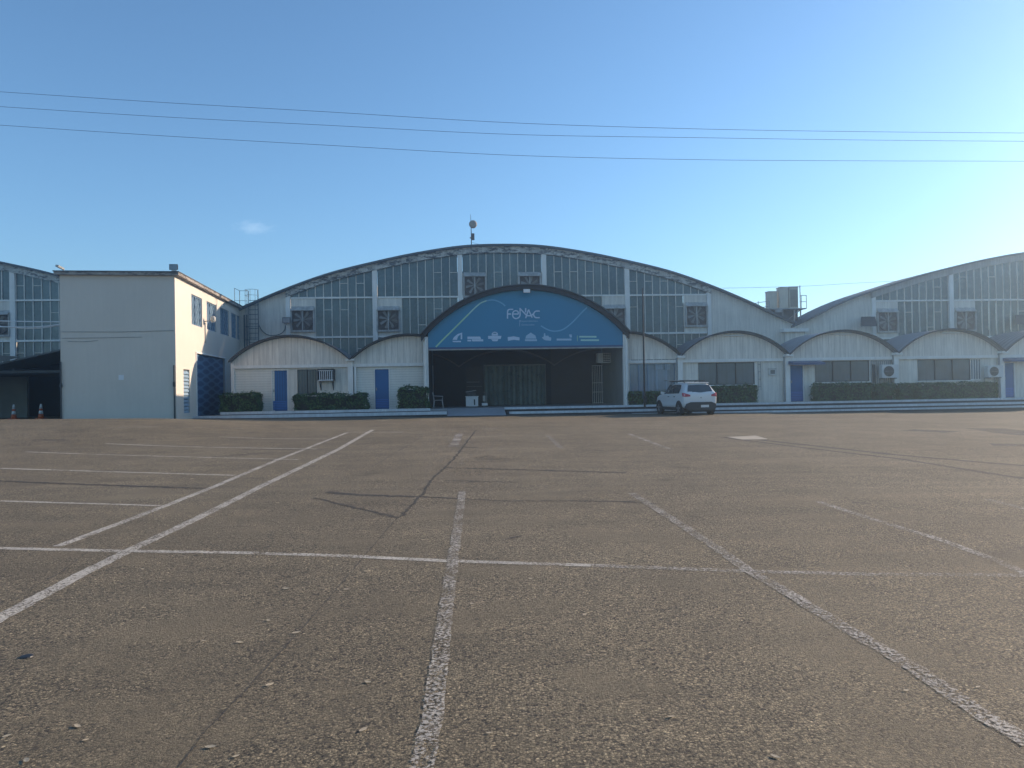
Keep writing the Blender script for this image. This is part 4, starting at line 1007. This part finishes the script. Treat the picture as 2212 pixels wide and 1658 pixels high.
# ------------------------------------------------------------------ ladder with safety cage on the hall wall
ld = HD - .28
def lpt(x, y, d=ld): return A.at((600 + x / 8.2875) * .809, (760 + y / 8.2875) * .809, d)
(l0, ztop), (l1, _) = lpt(530, 450), lpt(735, 450)
t = thing('ladder', 'steel wall ladder with safety cage rising above the hall roof edge', 'ladder', A, (l0, ld, 3.6))
zc0 = lpt(600, 130)[1]
for x in (l0, l1):
    q = MB(); q.tube([(x, ld, 3.4), (x, ld, zc0)], .024, 6); q.build('rail', 'ladder', t)
q = MB(); z = 3.6
while z < ztop + .5:
    q.tube([(l0, ld, z), (l1, ld, z)], .018, 5); z += .29
q.build('rungs', 'ladder', t)
q = MB()
for z in [zc0, (zc0 + ztop) / 2 + .1, ztop + .0, 5.7, 4.9]:
    q.tube([((l0 + l1) / 2 + .40 * math.cos(a), ld - .33 + .36 * math.sin(a), z) for a in frange(PI * .75, PI * 2.25, 12)], .012, 5)
for a in frange(PI * .8, PI * 2.2, 6): q.tube([((l0 + l1) / 2 + .40 * math.cos(a), ld - .33 + .36 * math.sin(a), 4.9), ((l0 + l1) / 2 + .40 * math.cos(a), ld - .33 + .36 * math.sin(a), zc0)], .010, 5)
q.build('safety_cage', 'ladder', t)
# guard rail beside it at the back edge of the beige roof
t = thing('guard_rail', 'thin guard rail standing on the roof edge left of the ladder cage', 'railing', A, (l0 - .8, ld - .3, 6.9))
g0_, zr = lpt(215, 75, ld - .4); g1_, zr2 = lpt(325, 130, ld - .4); zb_ = lpt(215, 440, ld - .4)[1]
q = MB()
for x, z in ((g0_, zr), (g0_ + .3, zr2 + .0), (g1_, zr2)): q.tube([(x, ld - .4, zb_ - .25), (x, ld - .4, z)], .018, 5)
q.build('post', 'ladder', t)
q = MB(); q.tube([(g0_, ld - .4, zr), (g1_, ld - .4, zr2), (l0 + .02, ld - .28, zr2)], .014, 5).tube([(g0_, ld - .4, zb_ + .25), (l0, ld - .28, zb_ + .25)], .012, 5); q.build('rail', 'ladder', t)
# drain pipes between the block and the ladder
for k_, xx in enumerate((415, 470)):
    s_, _ = lpt(xx, 900)
    q = MB(); q.tube([(s_, HD - .1, 3.3), (s_, HD - .1, 6.5)], .035, 7)
    single(q, 'drain_pipe', 'ladder', ['thin drain pipe on the hall wall next to the beige block corner', 'thin drain pipe on the hall wall next to the wall ladder'][k_], 'pipe', A, (s_, HD - .1, 3.3), 'drain pipes left of the ladder')
q = MB(); pts_ = [lpt(*p, HD - .05) for p in ((760, 900), (830, 1020), (950, 1105), (1090, 1120), (1230, 1085), (1320, 1000), (1340, 900))]
q.tube([(s_, HD - .05, z_) for s_, z_ in smoothpts(pts_)], .025, 6)
single(q, 'hanging_cable', 'ladder', 'slack dark cable looping between the ladder and the first fan', 'cable', A, (pts_[0][0], HD - .05, pts_[0][1]))
s_, z_ = A.at(623, 690, HD - .4)
flood(s_ - .1, HD - .45, z_ - .35, .5, 'floodlight on the left end pillar of the hall front', A)
for (x, y), lb in (((1871, 694), 'large dark floodlight box tilted on the sloping end wall of the right hall'), ((2204, 690), 'dark floodlight box cut by the right edge of the photo')):
    s_, z_ = A.at(x, y, HD - .5); 
    t = thing('floodlight', lb, 'floodlight', A, (s_, HD - .3, z_), 'floodlights on the right hall')
    q = MB(); q.loft([[(s_ - .62, HD - .9, z_ - .35), (s_ + .5, HD - .9, z_ - .35), (s_ + .5, HD - .86, z_ - .31), (s_ - .62, HD - .86, z_ - .31)], [(s_ - .3, HD - .45, z_ + .32), (s_ + .62, HD - .45, z_ + .32), (s_ + .62, HD - .38, z_ + .32), (s_ - .3, HD - .38, z_ + .32)]]); q.build('housing', 'steel_dark', t)
    q = MB(); q.tube([(s_, HD - .02, z_ + .1), (s_ + .05, HD - .45, z_ + .1)], .03, 6); q.build('bracket', 'metal', t)

# ------------------------------------------------------------------ antenna mast
s_, _ = A.at(1018, 533, HD + .6); d_ = HD + .6
def ap(x, y): return A.at(x, y, d_)
t = thing('antenna_mast', 'thin mast with a drum antenna and a panel on top of the main hall roof', 'antenna', A, (s_, d_, 10.65))
q = MB(); q.tube([(s_, d_, 10.6), (s_, d_, 11.8), (s_ - .02, d_, ap(1014, 463)[1])], [.035, .03, .012], 6); q.build('mast', 'steel_dark', t)
zd = ap(1021, 485)[1]; q = MB(); q.lathe([(.08, .14), (.25, .09), (.26, -.02), (.23, -.08), (.12, -.11)], (s_ + .12, d_ - .12, zd), 'y', 20); q.build('drum_dish', 'drum', t, True)
zd = ap(1020, 512)[1]; q = MB(); q.box(s_ + .02, s_ + .2, d_ - .14, d_ - .04, zd - .2, zd + .22).box(s_ - .1, s_, d_ - .1, d_, zd - .08, zd - .02); q.build('panel_antenna', 'rust', t)
q = MB(); q.tube([(s_, d_, 11.1), (s_ + 1.4, d_ + .3, 10.78)], .008, 4); q.build('guy_wire', 'steel_dark', t)

# ------------------------------------------------------------------ rooftop coolers between the halls
cd = HD + 1.2
def cp(x, y): return A.at((2040 + x / 11.84) * .809, (740 + y / 11.84) * .809, cd)
base_s, base_z = cp(600, 1010)
def cooler(xl, xr, yt, label, dk=False, dp=0):
    (a, z1), (b_, z0) = cp(xl, yt), cp(xr, 985)
    t = thing('evaporative_cooler', label, 'rooftop cooler', A, ((a + b_) / 2, cd, z0), 'rooftop coolers in the hall valley')
    q = MB(); q.box(a, b_, cd + dp, cd + .5 + dp, z0, z1 - .06); q.build('body', 'beige', t)
    q = MB(); q.box(a - .02, b_ + .02, cd - .03 + dp, cd + .53 + dp, z1 - .058, z1); q.build('lid', 'beige', t)
    q = MB(); q.box(a + .06, b_ - .06, cd - .02 + dp, cd - .002 + dp, z0 + .12, z1 - .2); q.build('filter_panel', 'beige_dark' if dk else 'beige', t)
    return a, b_, z0, z1
cooler(150, 440, 430, 'lowest beige cooler box at the left end of the rooftop platform', False, .12)
cooler(480, 765, 310, 'middle beige cooler box on the rooftop platform', False, .0)
cooler(785, 1075, 295, 'right cooler box with dusty grey filter on the rooftop platform', True, .0)
t = thing('platform', 'steel platform with railings carrying the rooftop coolers', 'platform', A, (base_s, cd, base_z))
(pa0, pz), (pb0, _) = cp(130, 990), cp(1280, 990)
q = MB(); q.box(pa0, pb0, cd - .25, cd + .9, pz - .07, pz - .004); q.build('deck', 'metal', t)
q = MB(); q.box(pa0 + .5, pb0 - .35, cd + .3, cd + .7, 5.0, pz - .075); q.build('plinth', 'roof', t)
q = MB()
for x, z_ in ((pa0 + .1, 5.9), (18.9, 5.6), (19.7, 5.8), (pb0 - .3, 6.1)): q.tube([(x, cd, z_ - .1), (x, cd, pz - .07)], .05, 6)
q.tube([(pa0 + .1, cd, pz - .1), (18.9, cd, 5.7), (pb0 - .3, cd, pz - .1)], .03, 5); q.build('leg', 'metal', t)
q = MB(); zr = cp(0, 595)[1]
for x in (cp(1110, 0)[0], cp(1270, 0)[0]): q.tube([(x, cd - .2, pz), (x, cd - .2, zr)], .022, 5)
q.tube([(cp(1090, 0)[0], cd - .2, zr), (cp(1275, 0)[0], cd - .2, zr)], .022, 5).tube([(cp(1090, 0)[0], cd - .2, (zr + pz) / 2), (cp(1275, 0)[0], cd - .2, (zr + pz) / 2)], .02, 5)
q.build('railing', 'metal', t); q = MB(); xl_ = cp(100, 0)[0]; zl = cp(0, 760)[1]
for x in (xl_, xl_ - .75): q.tube([(x, cd - .2, pz - .35), (x, cd - .2, zl)], .02, 5)
q.tube([(xl_, cd - .2, zl), (xl_ - 1.0, cd - .2, zl - .15)], .02, 5).tube([(xl_, cd - .2, zl - .35), (xl_ - 1.0, cd - .2, zl - .5)], .018, 5)
q.box(pa0 + .35, pa0 + .8, cd - .3, cd - .26, pz - .28, pz - .09)
q.build('railing', 'metal', t)
q = MB(); xx = cp(1095, 0)[0]; q.tube([(xx, cd - .1, pz), (xx, cd - .1, cp(0, 270)[1])], .03, 6); q.build('corner_post', 'steel_dark', t)

# ------------------------------------------------------------------ overhead wires
def wire(P_, D, label, r=.006, mat='wire', grp='power lines crossing the sky'):
    q = MB(); W3 = []
    for x, y in smoothpts(P_, 8):
        R = ray(x, y); W3.append(Vector((0, 0, EYE)) + R * (D / R.y))
    q.tube(W3, r, 6)
    return single(q, 'power_line' if mat == 'wire' else 'cable', mat, label, 'power line' if mat == 'wire' else 'cable', WD, tuple(W3[len(W3) // 2]), grp)
wire([(-1600, 40), (-800, 132), (-150, 189), (0, 198), (350, 221), (700, 241), (1105, 265), (1500, 278), (1850, 284), (2211, 287), (2400, 288), (3200, 284), (4200, 270)], 24, 'topmost of the three thin wires crossing the sky')
wire([(-1600, 75), (-800, 165), (-150, 220), (0, 230), (350, 252), (700, 270), (1105, 290), (1500, 297), (1850, 302), (2211, 305), (2400, 305), (3200, 302), (4200, 290)], 24.6, 'middle wire of the three crossing the sky')
wire([(-1600, 105), (-800, 200), (-150, 259), (0, 270), (350, 293), (700, 313), (1105, 335), (1500, 344.5), (1850, 347), (2211, 348), (2400, 348), (3200, 345), (4200, 332)], 24.3, 'lowest of the three wires crossing the sky')
wire([(1560, 622), (1640, 620.5), (1740, 617.5), (1850, 611), (1935, 607)], 49, 'faint short wire above the rooftop coolers', .010)
for k_, (P_, lb) in enumerate((([(-60, 692), (60, 694), (131, 695)], 'upper pale cable running to the left wall of the beige block'), ([(-60, 704), (70, 706), (131, 700)], 'sagging middle pale cable running to the beige block'), ([(-60, 698), (60, 709), (131, 702)], 'lowest sagging pale cable running to the beige block'))):
    wire(P_, 33.1 + .1 * k_, lb, .026, 'cone_white', 'pale cables at the left edge')

# ------------------------------------------------------------------ carport at the left
C = Frame(*A.W(0, 0, 0).xy, 4.0)
cpd = -2.0
def kp(x, y, d=cpd): return A.at(x, y, d)
cpt = thing('carport', 'dark open carport between the beige block and the left edge', 'carport', A, (-24, 0, .4))
(sa, za), (sb_, zb2) = kp(0, 787), kp(131, 757)
sl = (zb2 - za) / (sb_ - sa); zat = lambda s: za + sl * (s - sa)
S0, S1 = sa - 9, sb_ + .35
q = MB(); q.loft([[(S0, cpd, max(2.6, zat(S0))), (S0, cpd, max(2.6, zat(S0)) + .08), (S0, HD - .3, 3.2), (S0, HD - .3, 3.1)], [(sa - 2, cpd, zat(sa - 2)), (sa - 2, cpd, zat(sa - 2) + .08), (sa - 2, HD - .3, 3.7), (sa - 2, HD - .3, 3.6)], [(S1, cpd, zat(S1)), (S1, cpd, zat(S1) + .08), (S1, HD - .3, zat(S1) + .7), (S1, HD - .3, zat(S1) + .62)]]); q.build('roof', 'roof', cpt)
q = MB(); q.prism([(sa - 1.0, za + .03), (sa + .35, zat(sa + .35) + .1), (sa + 1.0, kp(45, 770)[1]), (sa - 1.0, kp(0, 766)[1] + .05)], cpd - .12, cpd - .06); q.build('front_panel', 'barrel', cpt)
q = MB()
for d_ in (-1.6, 2.0, 5.5): q.box(S0, S1, d_, d_ + .08, 2.78, 2.9)
q.tube([(sa + .6, cpd, 2.95), (sa + .9, 5.5, 2.95)], .05, 6); q.tube([(sa + 2.4, cpd + 1, 3.0), (sa + 2.6, 5.5, 3.0)], .04, 6)
q.build('beam', 'steel_dark', cpt)
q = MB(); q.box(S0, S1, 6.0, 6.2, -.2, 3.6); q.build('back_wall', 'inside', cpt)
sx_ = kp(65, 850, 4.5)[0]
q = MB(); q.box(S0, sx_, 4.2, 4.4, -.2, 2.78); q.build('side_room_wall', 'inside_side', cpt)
for x in (sa - 3.5, sa - 8):
    q = MB(); q.tube([(x, cpd + .1, -.2), (x, cpd + .1, 3.0)], .06, 8); q.build('post', 'steel_dark', cpt)
def cone(x, y, label):
    D = 37.6; R = ray(x, y); p = R * (D / R.y) + Vector((0, 0, EYE)); z = zg(p.x, p.y)
    t = thing('traffic_cone', label, 'traffic cone', WD, (p.x, p.y, z), 'traffic cones before the carport')
    q = MB(); q.box(p.x - .19, p.x + .19, p.y - .19, p.y + .19, z + .002, z + .04); q.build('base', 'orange', t)
    cs = [(.15, .041, .10, .25, 'orange'), (.107, .25, .085, .42, 'cone_white'), (.083, .42, .07, .52, 'orange'), (.072, .52, .04, .76, 'cone_white')]
    for r0, h0_, r1, h1, m_ in cs:
        q = MB(); q.lathe([(r0, h0_), (r1, h1)], (p.x, p.y, z), k=16); q.build('cone_body' if m_ == 'orange' else 'band', m_, t, True)
cone(30, 905, 'traffic cone nearest the left edge, dull and in shade'); cone(88.6, 905, 'traffic cone with bright white bands near the beige block corner')

# ------------------------------------------------------------------ white car
car_c = Vector((8.50, 33.35, 0)); car_a = math.radians(10)
car = bpy.data.objects.new('parked_car', None); COL.objects.link(car)
z_c = zg(8.5, 34.5)
car.location = (car_c.x, car_c.y, z_c); car.rotation_euler = (math.radians(.2), 0, car_a)
car['label'] = 'small white hatchback seen from behind, parked before the right wing'; car['category'] = 'car'; car['_b'] = [0, 0, 0]
ST = [ # y, zbot, zbelt, ztop, wbot, wbelt, wtop
 (0.00, .52, .93, .96, .66, .70, .60), (.03, .42, .97, 1.01, .74, .765, .66), (.10, .34, 1.0, 1.10, .77, .79, .655), (.19, .30, 1.0, 1.27, .785, .795, .60), (.27, .28, 1.0, 1.41, .79, .795, .55), (.36, .27, 1.0, 1.455, .79, .795, .535),
 (.60, .26, .99, 1.48, .79, .795, .54), (1.0, .26, .98, 1.495, .79, .795, .55), (1.5, .26, .97, 1.49, .79, .795, .55), (1.95, .26, .96, 1.45, .79, .795, .545), (2.15, .26, .955, 1.37, .79, .795, .56), (2.5, .26, .95, 1.14, .79, .79, .62), (2.72, .26, .94, 1.0, .79, .79, .68),
 (3.1, .27, .90, .96, .785, .785, .64), (3.4, .30, .84, .90, .77, .77, .58), (3.6, .34, .72, .78, .72, .72, .52), (3.67, .40, .60, .64, .64, .64, .45)]
def ring(S):
    y, zb, zl, zt, wb, wl, wt = S; zm = (zb + zl) / 2
    h_ = [(0, zb), (wb * .85, zb), (wb, zb + .07), (wl + .005, zm), (wl, zl - .05), (wl - .02, zl), (wl + (wt - wl) * .5, zl + (zt - zl) * .48), (wt + .015, zt - min(.07, (zt - zl) * .3)), (wt - .06, zt - .012), (wt * .5, zt + .008), (0, zt + .012)]
    return [(x, y, z) for x, z in h_] + [(-x, y, z) for x, z in reversed(h_[1:-1])]
q = MB(); q.loft([ring(S) for S in ST]); body = q.build('body', 'car', car, True)
sub = body.modifiers.new('sub', 'SUBSURF'); sub.levels = 1; sub.render_levels = 1
# cladding and wheels
q = MB()
q.loft([[(x, y, z) for x, z in ((-.60, .24), (.60, .24), (.74, .34), (.70, .52), (.50, .60), (-.50, .60), (-.70, .52), (-.74, .34))] for y in (-.035, .12)]); bp = q.build('rear_bumper', 'plastic_dark', car)
q = MB(); q.box(-.02, .36, -.05, -.037, .36, .47); q.build('number_plate', 'plate', bp)
q = MB(); q.box(-.60, .60, .13, 3.5, .20, .262); q.build('underbody', 'black', car)
for sx2 in (-1, 1):
    q = MB(); q.box(sx2 * .795 - .014, sx2 * .795 + .014, .95, 2.65, .24, .36); q.build('sill_trim', 'plastic_dark', car)
    for yw in (.62, 3.04):
        q = MB(); arc_ = [(math.cos(a), math.sin(a)) for a in frange(-.15, PI + .15, 16)]
        xo = sx2 * .808; xi = sx2 * .70
        q.loft([[(xi, yw + c_ * .33, .29 + s_ * .33), (xo, yw + c_ * .33, .29 + s_ * .33), (xo, yw + c_ * .385, .29 + s_ * .385), (xi, yw + c_ * .385, .29 + s_ * .385)] for c_, s_ in arc_]); q.build('wheel_arch', 'plastic_dark', car)
        q = MB(); q.lathe([(.335, 0), (.335, .012)], (sx2 * .795 - (.0 if sx2 > 0 else .012), yw, .30), 'x', 24); q.build('wheel_well', 'black', car)
        q = MB(); x0 = sx2 * .70; q.lathe([(.20, -.085), (.27, -.085), (.292, -.05), (.292, .06), (.275, .095), (.20, .10)], (x0 + sx2 * .02, yw, .292), 'x', 28); wh = q.build('wheel', 'rubber', car, True)
        q = MB(); xr = sx2 * .825
        q.lathe([(.19, -.01), (.19, .006)], (xr - sx2 * .03, yw, .292), 'x', 24)
        for k in range(5):
            a = k * 2 * PI / 5 + .3; c_, s_ = math.cos(a), math.sin(a)
            q.loft([[(xr - .008, yw + c_ * r_ - s_ * w_, .292 + s_ * r_ + c_ * w_), (xr + .008, yw + c_ * r_ - s_ * w_, .292 + s_ * r_ + c_ * w_), (xr + .008, yw + c_ * r_ + s_ * w_, .292 + s_ * r_ - c_ * w_), (xr - .008, yw + c_ * r_ + s_ * w_, .292 + s_ * r_ - c_ * w_)] for r_, w_ in ((.03, .03), (.185, .04))])
        q.build('rim', 'alloy', wh)
    # side glass
    q = MB()
    def sidept(y, f_, out=.012):
        for S, T in zip(ST, ST[1:]):
            if S[0] <= y <= T[0]:
                u = (y - S[0]) / (T[0] - S[0]); zl = S[2] + u * (T[2] - S[2]); zt = S[3] + u * (T[3] - S[3]); wl = S[5] + u * (T[5] - S[5]) - .02; wt = S[6] + u * (T[6] - S[6]) + .015; zt -= .07
                return (sx2 * (wl + (wt - wl) * f_ + out + .022 * math.sin(PI * f_)), y, zl + (zt - zl) * f_)
    ys_ = [.62, .75, 1.0, 1.45, 1.9, 2.1, 2.25, 2.45]; tops = [.55, .9, .95, .95, .93, .86, .62, .15]
    lo = [sidept(y, .03) for y in ys_]; hi = [sidept(y, f2) for y, f2 in zip(ys_, tops)]; mid_ = [tuple((a + b2) / 2 + (sx2 * .012 if j == 0 else 0) for j, (a, b2) in enumerate(zip(p, r_))) for p, r_ in zip(lo, hi)]
    q.loft([lo, mid_, hi], close=False, caps=False); sg_ = q.build('side_window', 'carglass', car)
    q = MB(); q.loft([[sidept(1.38, f2, .016), sidept(1.46, f2, .016)] for f2 in (.03, .3, .6, .93)], close=False, caps=False); q.build('door_pillar', 'plastic_dark', sg_)
    q = MB(); xt = sx2 * .70
    q.loft([[(sx2 * .50, -.015, .86), (sx2 * .74, .005, .84), (sx2 * .815, .12, .86), (sx2 * .81, .20, .90)], [(sx2 * .50, -.005, .93), (sx2 * .72, .02, 1.0), (sx2 * .81, .14, 1.03), (sx2 * .805, .24, 1.0)]], close=False, caps=False)
    q.loft([[(sx2 * .50, .06, .86), (sx2 * .70, .08, .84), (sx2 * .76, .16, .86), (sx2 * .76, .22, .90)], [(sx2 * .50, .06, .93), (sx2 * .70, .08, 1.0), (sx2 * .76, .17, 1.03), (sx2 * .76, .24, 1.0)]], close=False, caps=False)
    q.build('tail_light', 'redlens', car)
    q = MB(); q.loft([[(sx2 * .80, 2.33, .97), (sx2 * .98, 2.35, .97), (sx2 * .98, 2.35, 1.09), (sx2 * .80, 2.33, 1.07)], [(sx2 * .80, 2.41, .98), (sx2 * .95, 2.45, .98), (sx2 * .95, 2.45, 1.07), (sx2 * .80, 2.41, 1.06)]]); q.build('side_mirror', 'car', car)
    q = MB(); q.tube([(sx2 * .55, .5, 1.48), (sx2 * .56, .6, 1.54), (sx2 * .57, 1.9, 1.54), (sx2 * .56, 2.0, 1.46)], .016, 6); q.build('roof_rail', 'plastic_dark', car)
    for yh in (1.05, 1.75):
        q = MB(); q.box(sx2 * .81 - .012, sx2 * .81 + .012, yh, yh + .14, .83, .86); q.build('door_handle', 'plastic_dark', car)
q = MB(); q.loft([[(-.60, .075, 1.045), (0, .035, 1.03), (.60, .075, 1.045)], [(-.565, .135, 1.2), (0, .105, 1.2), (.565, .135, 1.2)], [(-.50, .225, 1.37), (0, .205, 1.385), (.50, .225, 1.37)]], close=False, caps=False); rwn = q.build('rear_window', 'carglass', car)
q = MB(); q.box(-.38, -.02, .06, .075, 1.05, 1.065); q.build('wiper', 'black', rwn)
q = MB(); q.lathe([(.035, 0), (.035, -.008)], (.0, -.02, .80), 'y', 12); q.build('badge', 'alloy', car)
q = MB(); q.loft([[(-.52, .24, 1.44), (.52, .24, 1.44), (.52, .24, 1.465), (-.52, .24, 1.465)], [(-.54, .42, 1.46), (.54, .42, 1.46), (.54, .42, 1.49), (-.54, .42, 1.49)]]); q.build('rear_spoiler', 'car', car)
q = MB(); q.tube([(-.78, 1.75, 1.56), (.62, 1.75, 1.56)], .02, 6).tube([(-.62, .9, 1.58), (.62, .9, 1.58)], .02, 6); q.build('roof_bars', 'plastic_dark', car)
q = MB(); q.box(-.95, .05, 1.55, 1.95, 1.585, 1.61); q.build('roof_board', 'metal', car)
q = MB(); q.loft([[(-.68, 2.57, 1.02), (.68, 2.57, 1.02)], [(-.60, 2.12, 1.40), (.60, 2.12, 1.40)]], close=False, caps=False); q.build('windscreen', 'carglass', car)

# ------------------------------------------------------------------ light and sky
AZ = math.radians(61.5); EL = math.radians(18.6)
sunv = Vector((math.sin(AZ) * math.cos(EL), math.cos(AZ) * math.cos(EL), math.sin(EL)))
ld_ = bpy.data.lights.new('sun', 'SUN'); ld_.energy = 4.5; ld_.angle = math.radians(.5); ld_.color = (1, .775, .57)
so = bpy.data.objects.new('sun', ld_); COL.objects.link(so); so.rotation_euler = (-sunv).to_track_quat('-Z', 'Y').to_euler()
w = bpy.data.worlds.new('World'); SC.world = w; w.use_nodes = True; nt = w.node_tree
sky = nt.nodes.new('ShaderNodeTexSky'); sky.sky_type = 'NISHITA'; sky.sun_disc = False; sky.sun_elevation = EL; sky.sun_rotation = AZ
sky.altitude = 0; sky.air_density = 1.0; sky.dust_density = .2; sky.ozone_density = 6.0
bg = nt.nodes['Background']; bg.inputs[1].default_value = .12
# one small wisp of cloud fixed in the sky
cd_ = ray(548, 491).normalized()
tc = nt.nodes.new('ShaderNodeTexCoord'); mp = nt.nodes.new('ShaderNodeVectorMath'); mp.operation = 'SUBTRACT'; mp.inputs[1].default_value = cd_
nt.links.new(tc.outputs['Generated'], mp.inputs[0])
sk = nt.nodes.new('ShaderNodeMix'); sk.data_type = 'RGBA'; sk.blend_type = 'MULTIPLY'; sk.inputs[0].default_value = 1; nt.links.new(sky.outputs[0], sk.inputs[6]); sk.inputs[7].default_value = (1.20, 1.11, .955, 1)
mp2 = nt.nodes.new('ShaderNodeVectorMath'); mp2.operation = 'MULTIPLY'; mp2.inputs[1].default_value = (52, 52, 150); nt.links.new(mp.outputs[0], mp2.inputs[0])
ns = nt.nodes.new('ShaderNodeTexNoise'); ns.inputs['Scale'].default_value = 1.6; ns.inputs['Detail'].default_value = 6; nt.links.new(mp2.outputs[0], ns.inputs['Vector'])
nl = nt.nodes.new('ShaderNodeVectorMath'); nl.operation = 'LENGTH'; nt.links.new(mp2.outputs[0], nl.inputs[0])
ad = nt.nodes.new('ShaderNodeMath'); ad.operation = 'MULTIPLY_ADD'; nt.links.new(ns.outputs[0], ad.inputs[0]); ad.inputs[1].default_value = -2.4; nt.links.new(nl.outputs['Value'], ad.inputs[2])
cr_ = nt.nodes.new('ShaderNodeMapRange'); nt.links.new(ad.outputs[0], cr_.inputs[0]); cr_.inputs[1].default_value = -1.0; cr_.inputs[2].default_value = .1; cr_.inputs[3].default_value = .13; cr_.inputs[4].default_value = 0.0
mx = nt.nodes.new('ShaderNodeMix'); mx.data_type = 'RGBA'; nt.links.new(cr_.outputs[0], mx.inputs[0]); nt.links.new(sk.outputs[2], mx.inputs[6]); mx.inputs[7].default_value = (6.5, 7.4, 8.2, 1)
nt.links.new(mx.outputs[2], bg.inputs[0])

GLARE_HAZE = 0.0032  # density of the air volume added to imitate lens glare towards the sun
if GLARE_HAZE > 0:
    q = MB(); q.box(-70, 90, -8, 110, -3, 16)
    m = bpy.data.materials.new('haze_air'); m.use_nodes = True; hn = m.node_tree; hn.nodes.clear()
    out = hn.nodes.new('ShaderNodeOutputMaterial'); pv_ = hn.nodes.new('ShaderNodeVolumePrincipled')
    pv_.inputs['Color'].default_value = (.56, .78, 1, 1); pv_.inputs['Density'].default_value = GLARE_HAZE; pv_.inputs['Anisotropy'].default_value = .84
    hn.links.new(pv_.outputs[0], out.inputs['Volume'])
    o = single(q, 'haze', m, 'thin bright haze over the car park and halls', 'haze', WD, (0, 0, 0)); o['kind'] = 'stuff'

SC.render.engine = 'CYCLES'
SC.cycles.use_denoising = True
SC.cycles.max_bounces = 6; SC.cycles.diffuse_bounces = 3; SC.cycles.transparent_max_bounces = 8
SC.view_settings.view_transform = 'Standard'; SC.view_settings.look = 'None'; SC.view_settings.gamma = 1; SC.view_settings.exposure = .82
for o in bpy.data.objects:
    if '_b' in o.keys(): del o['_b']
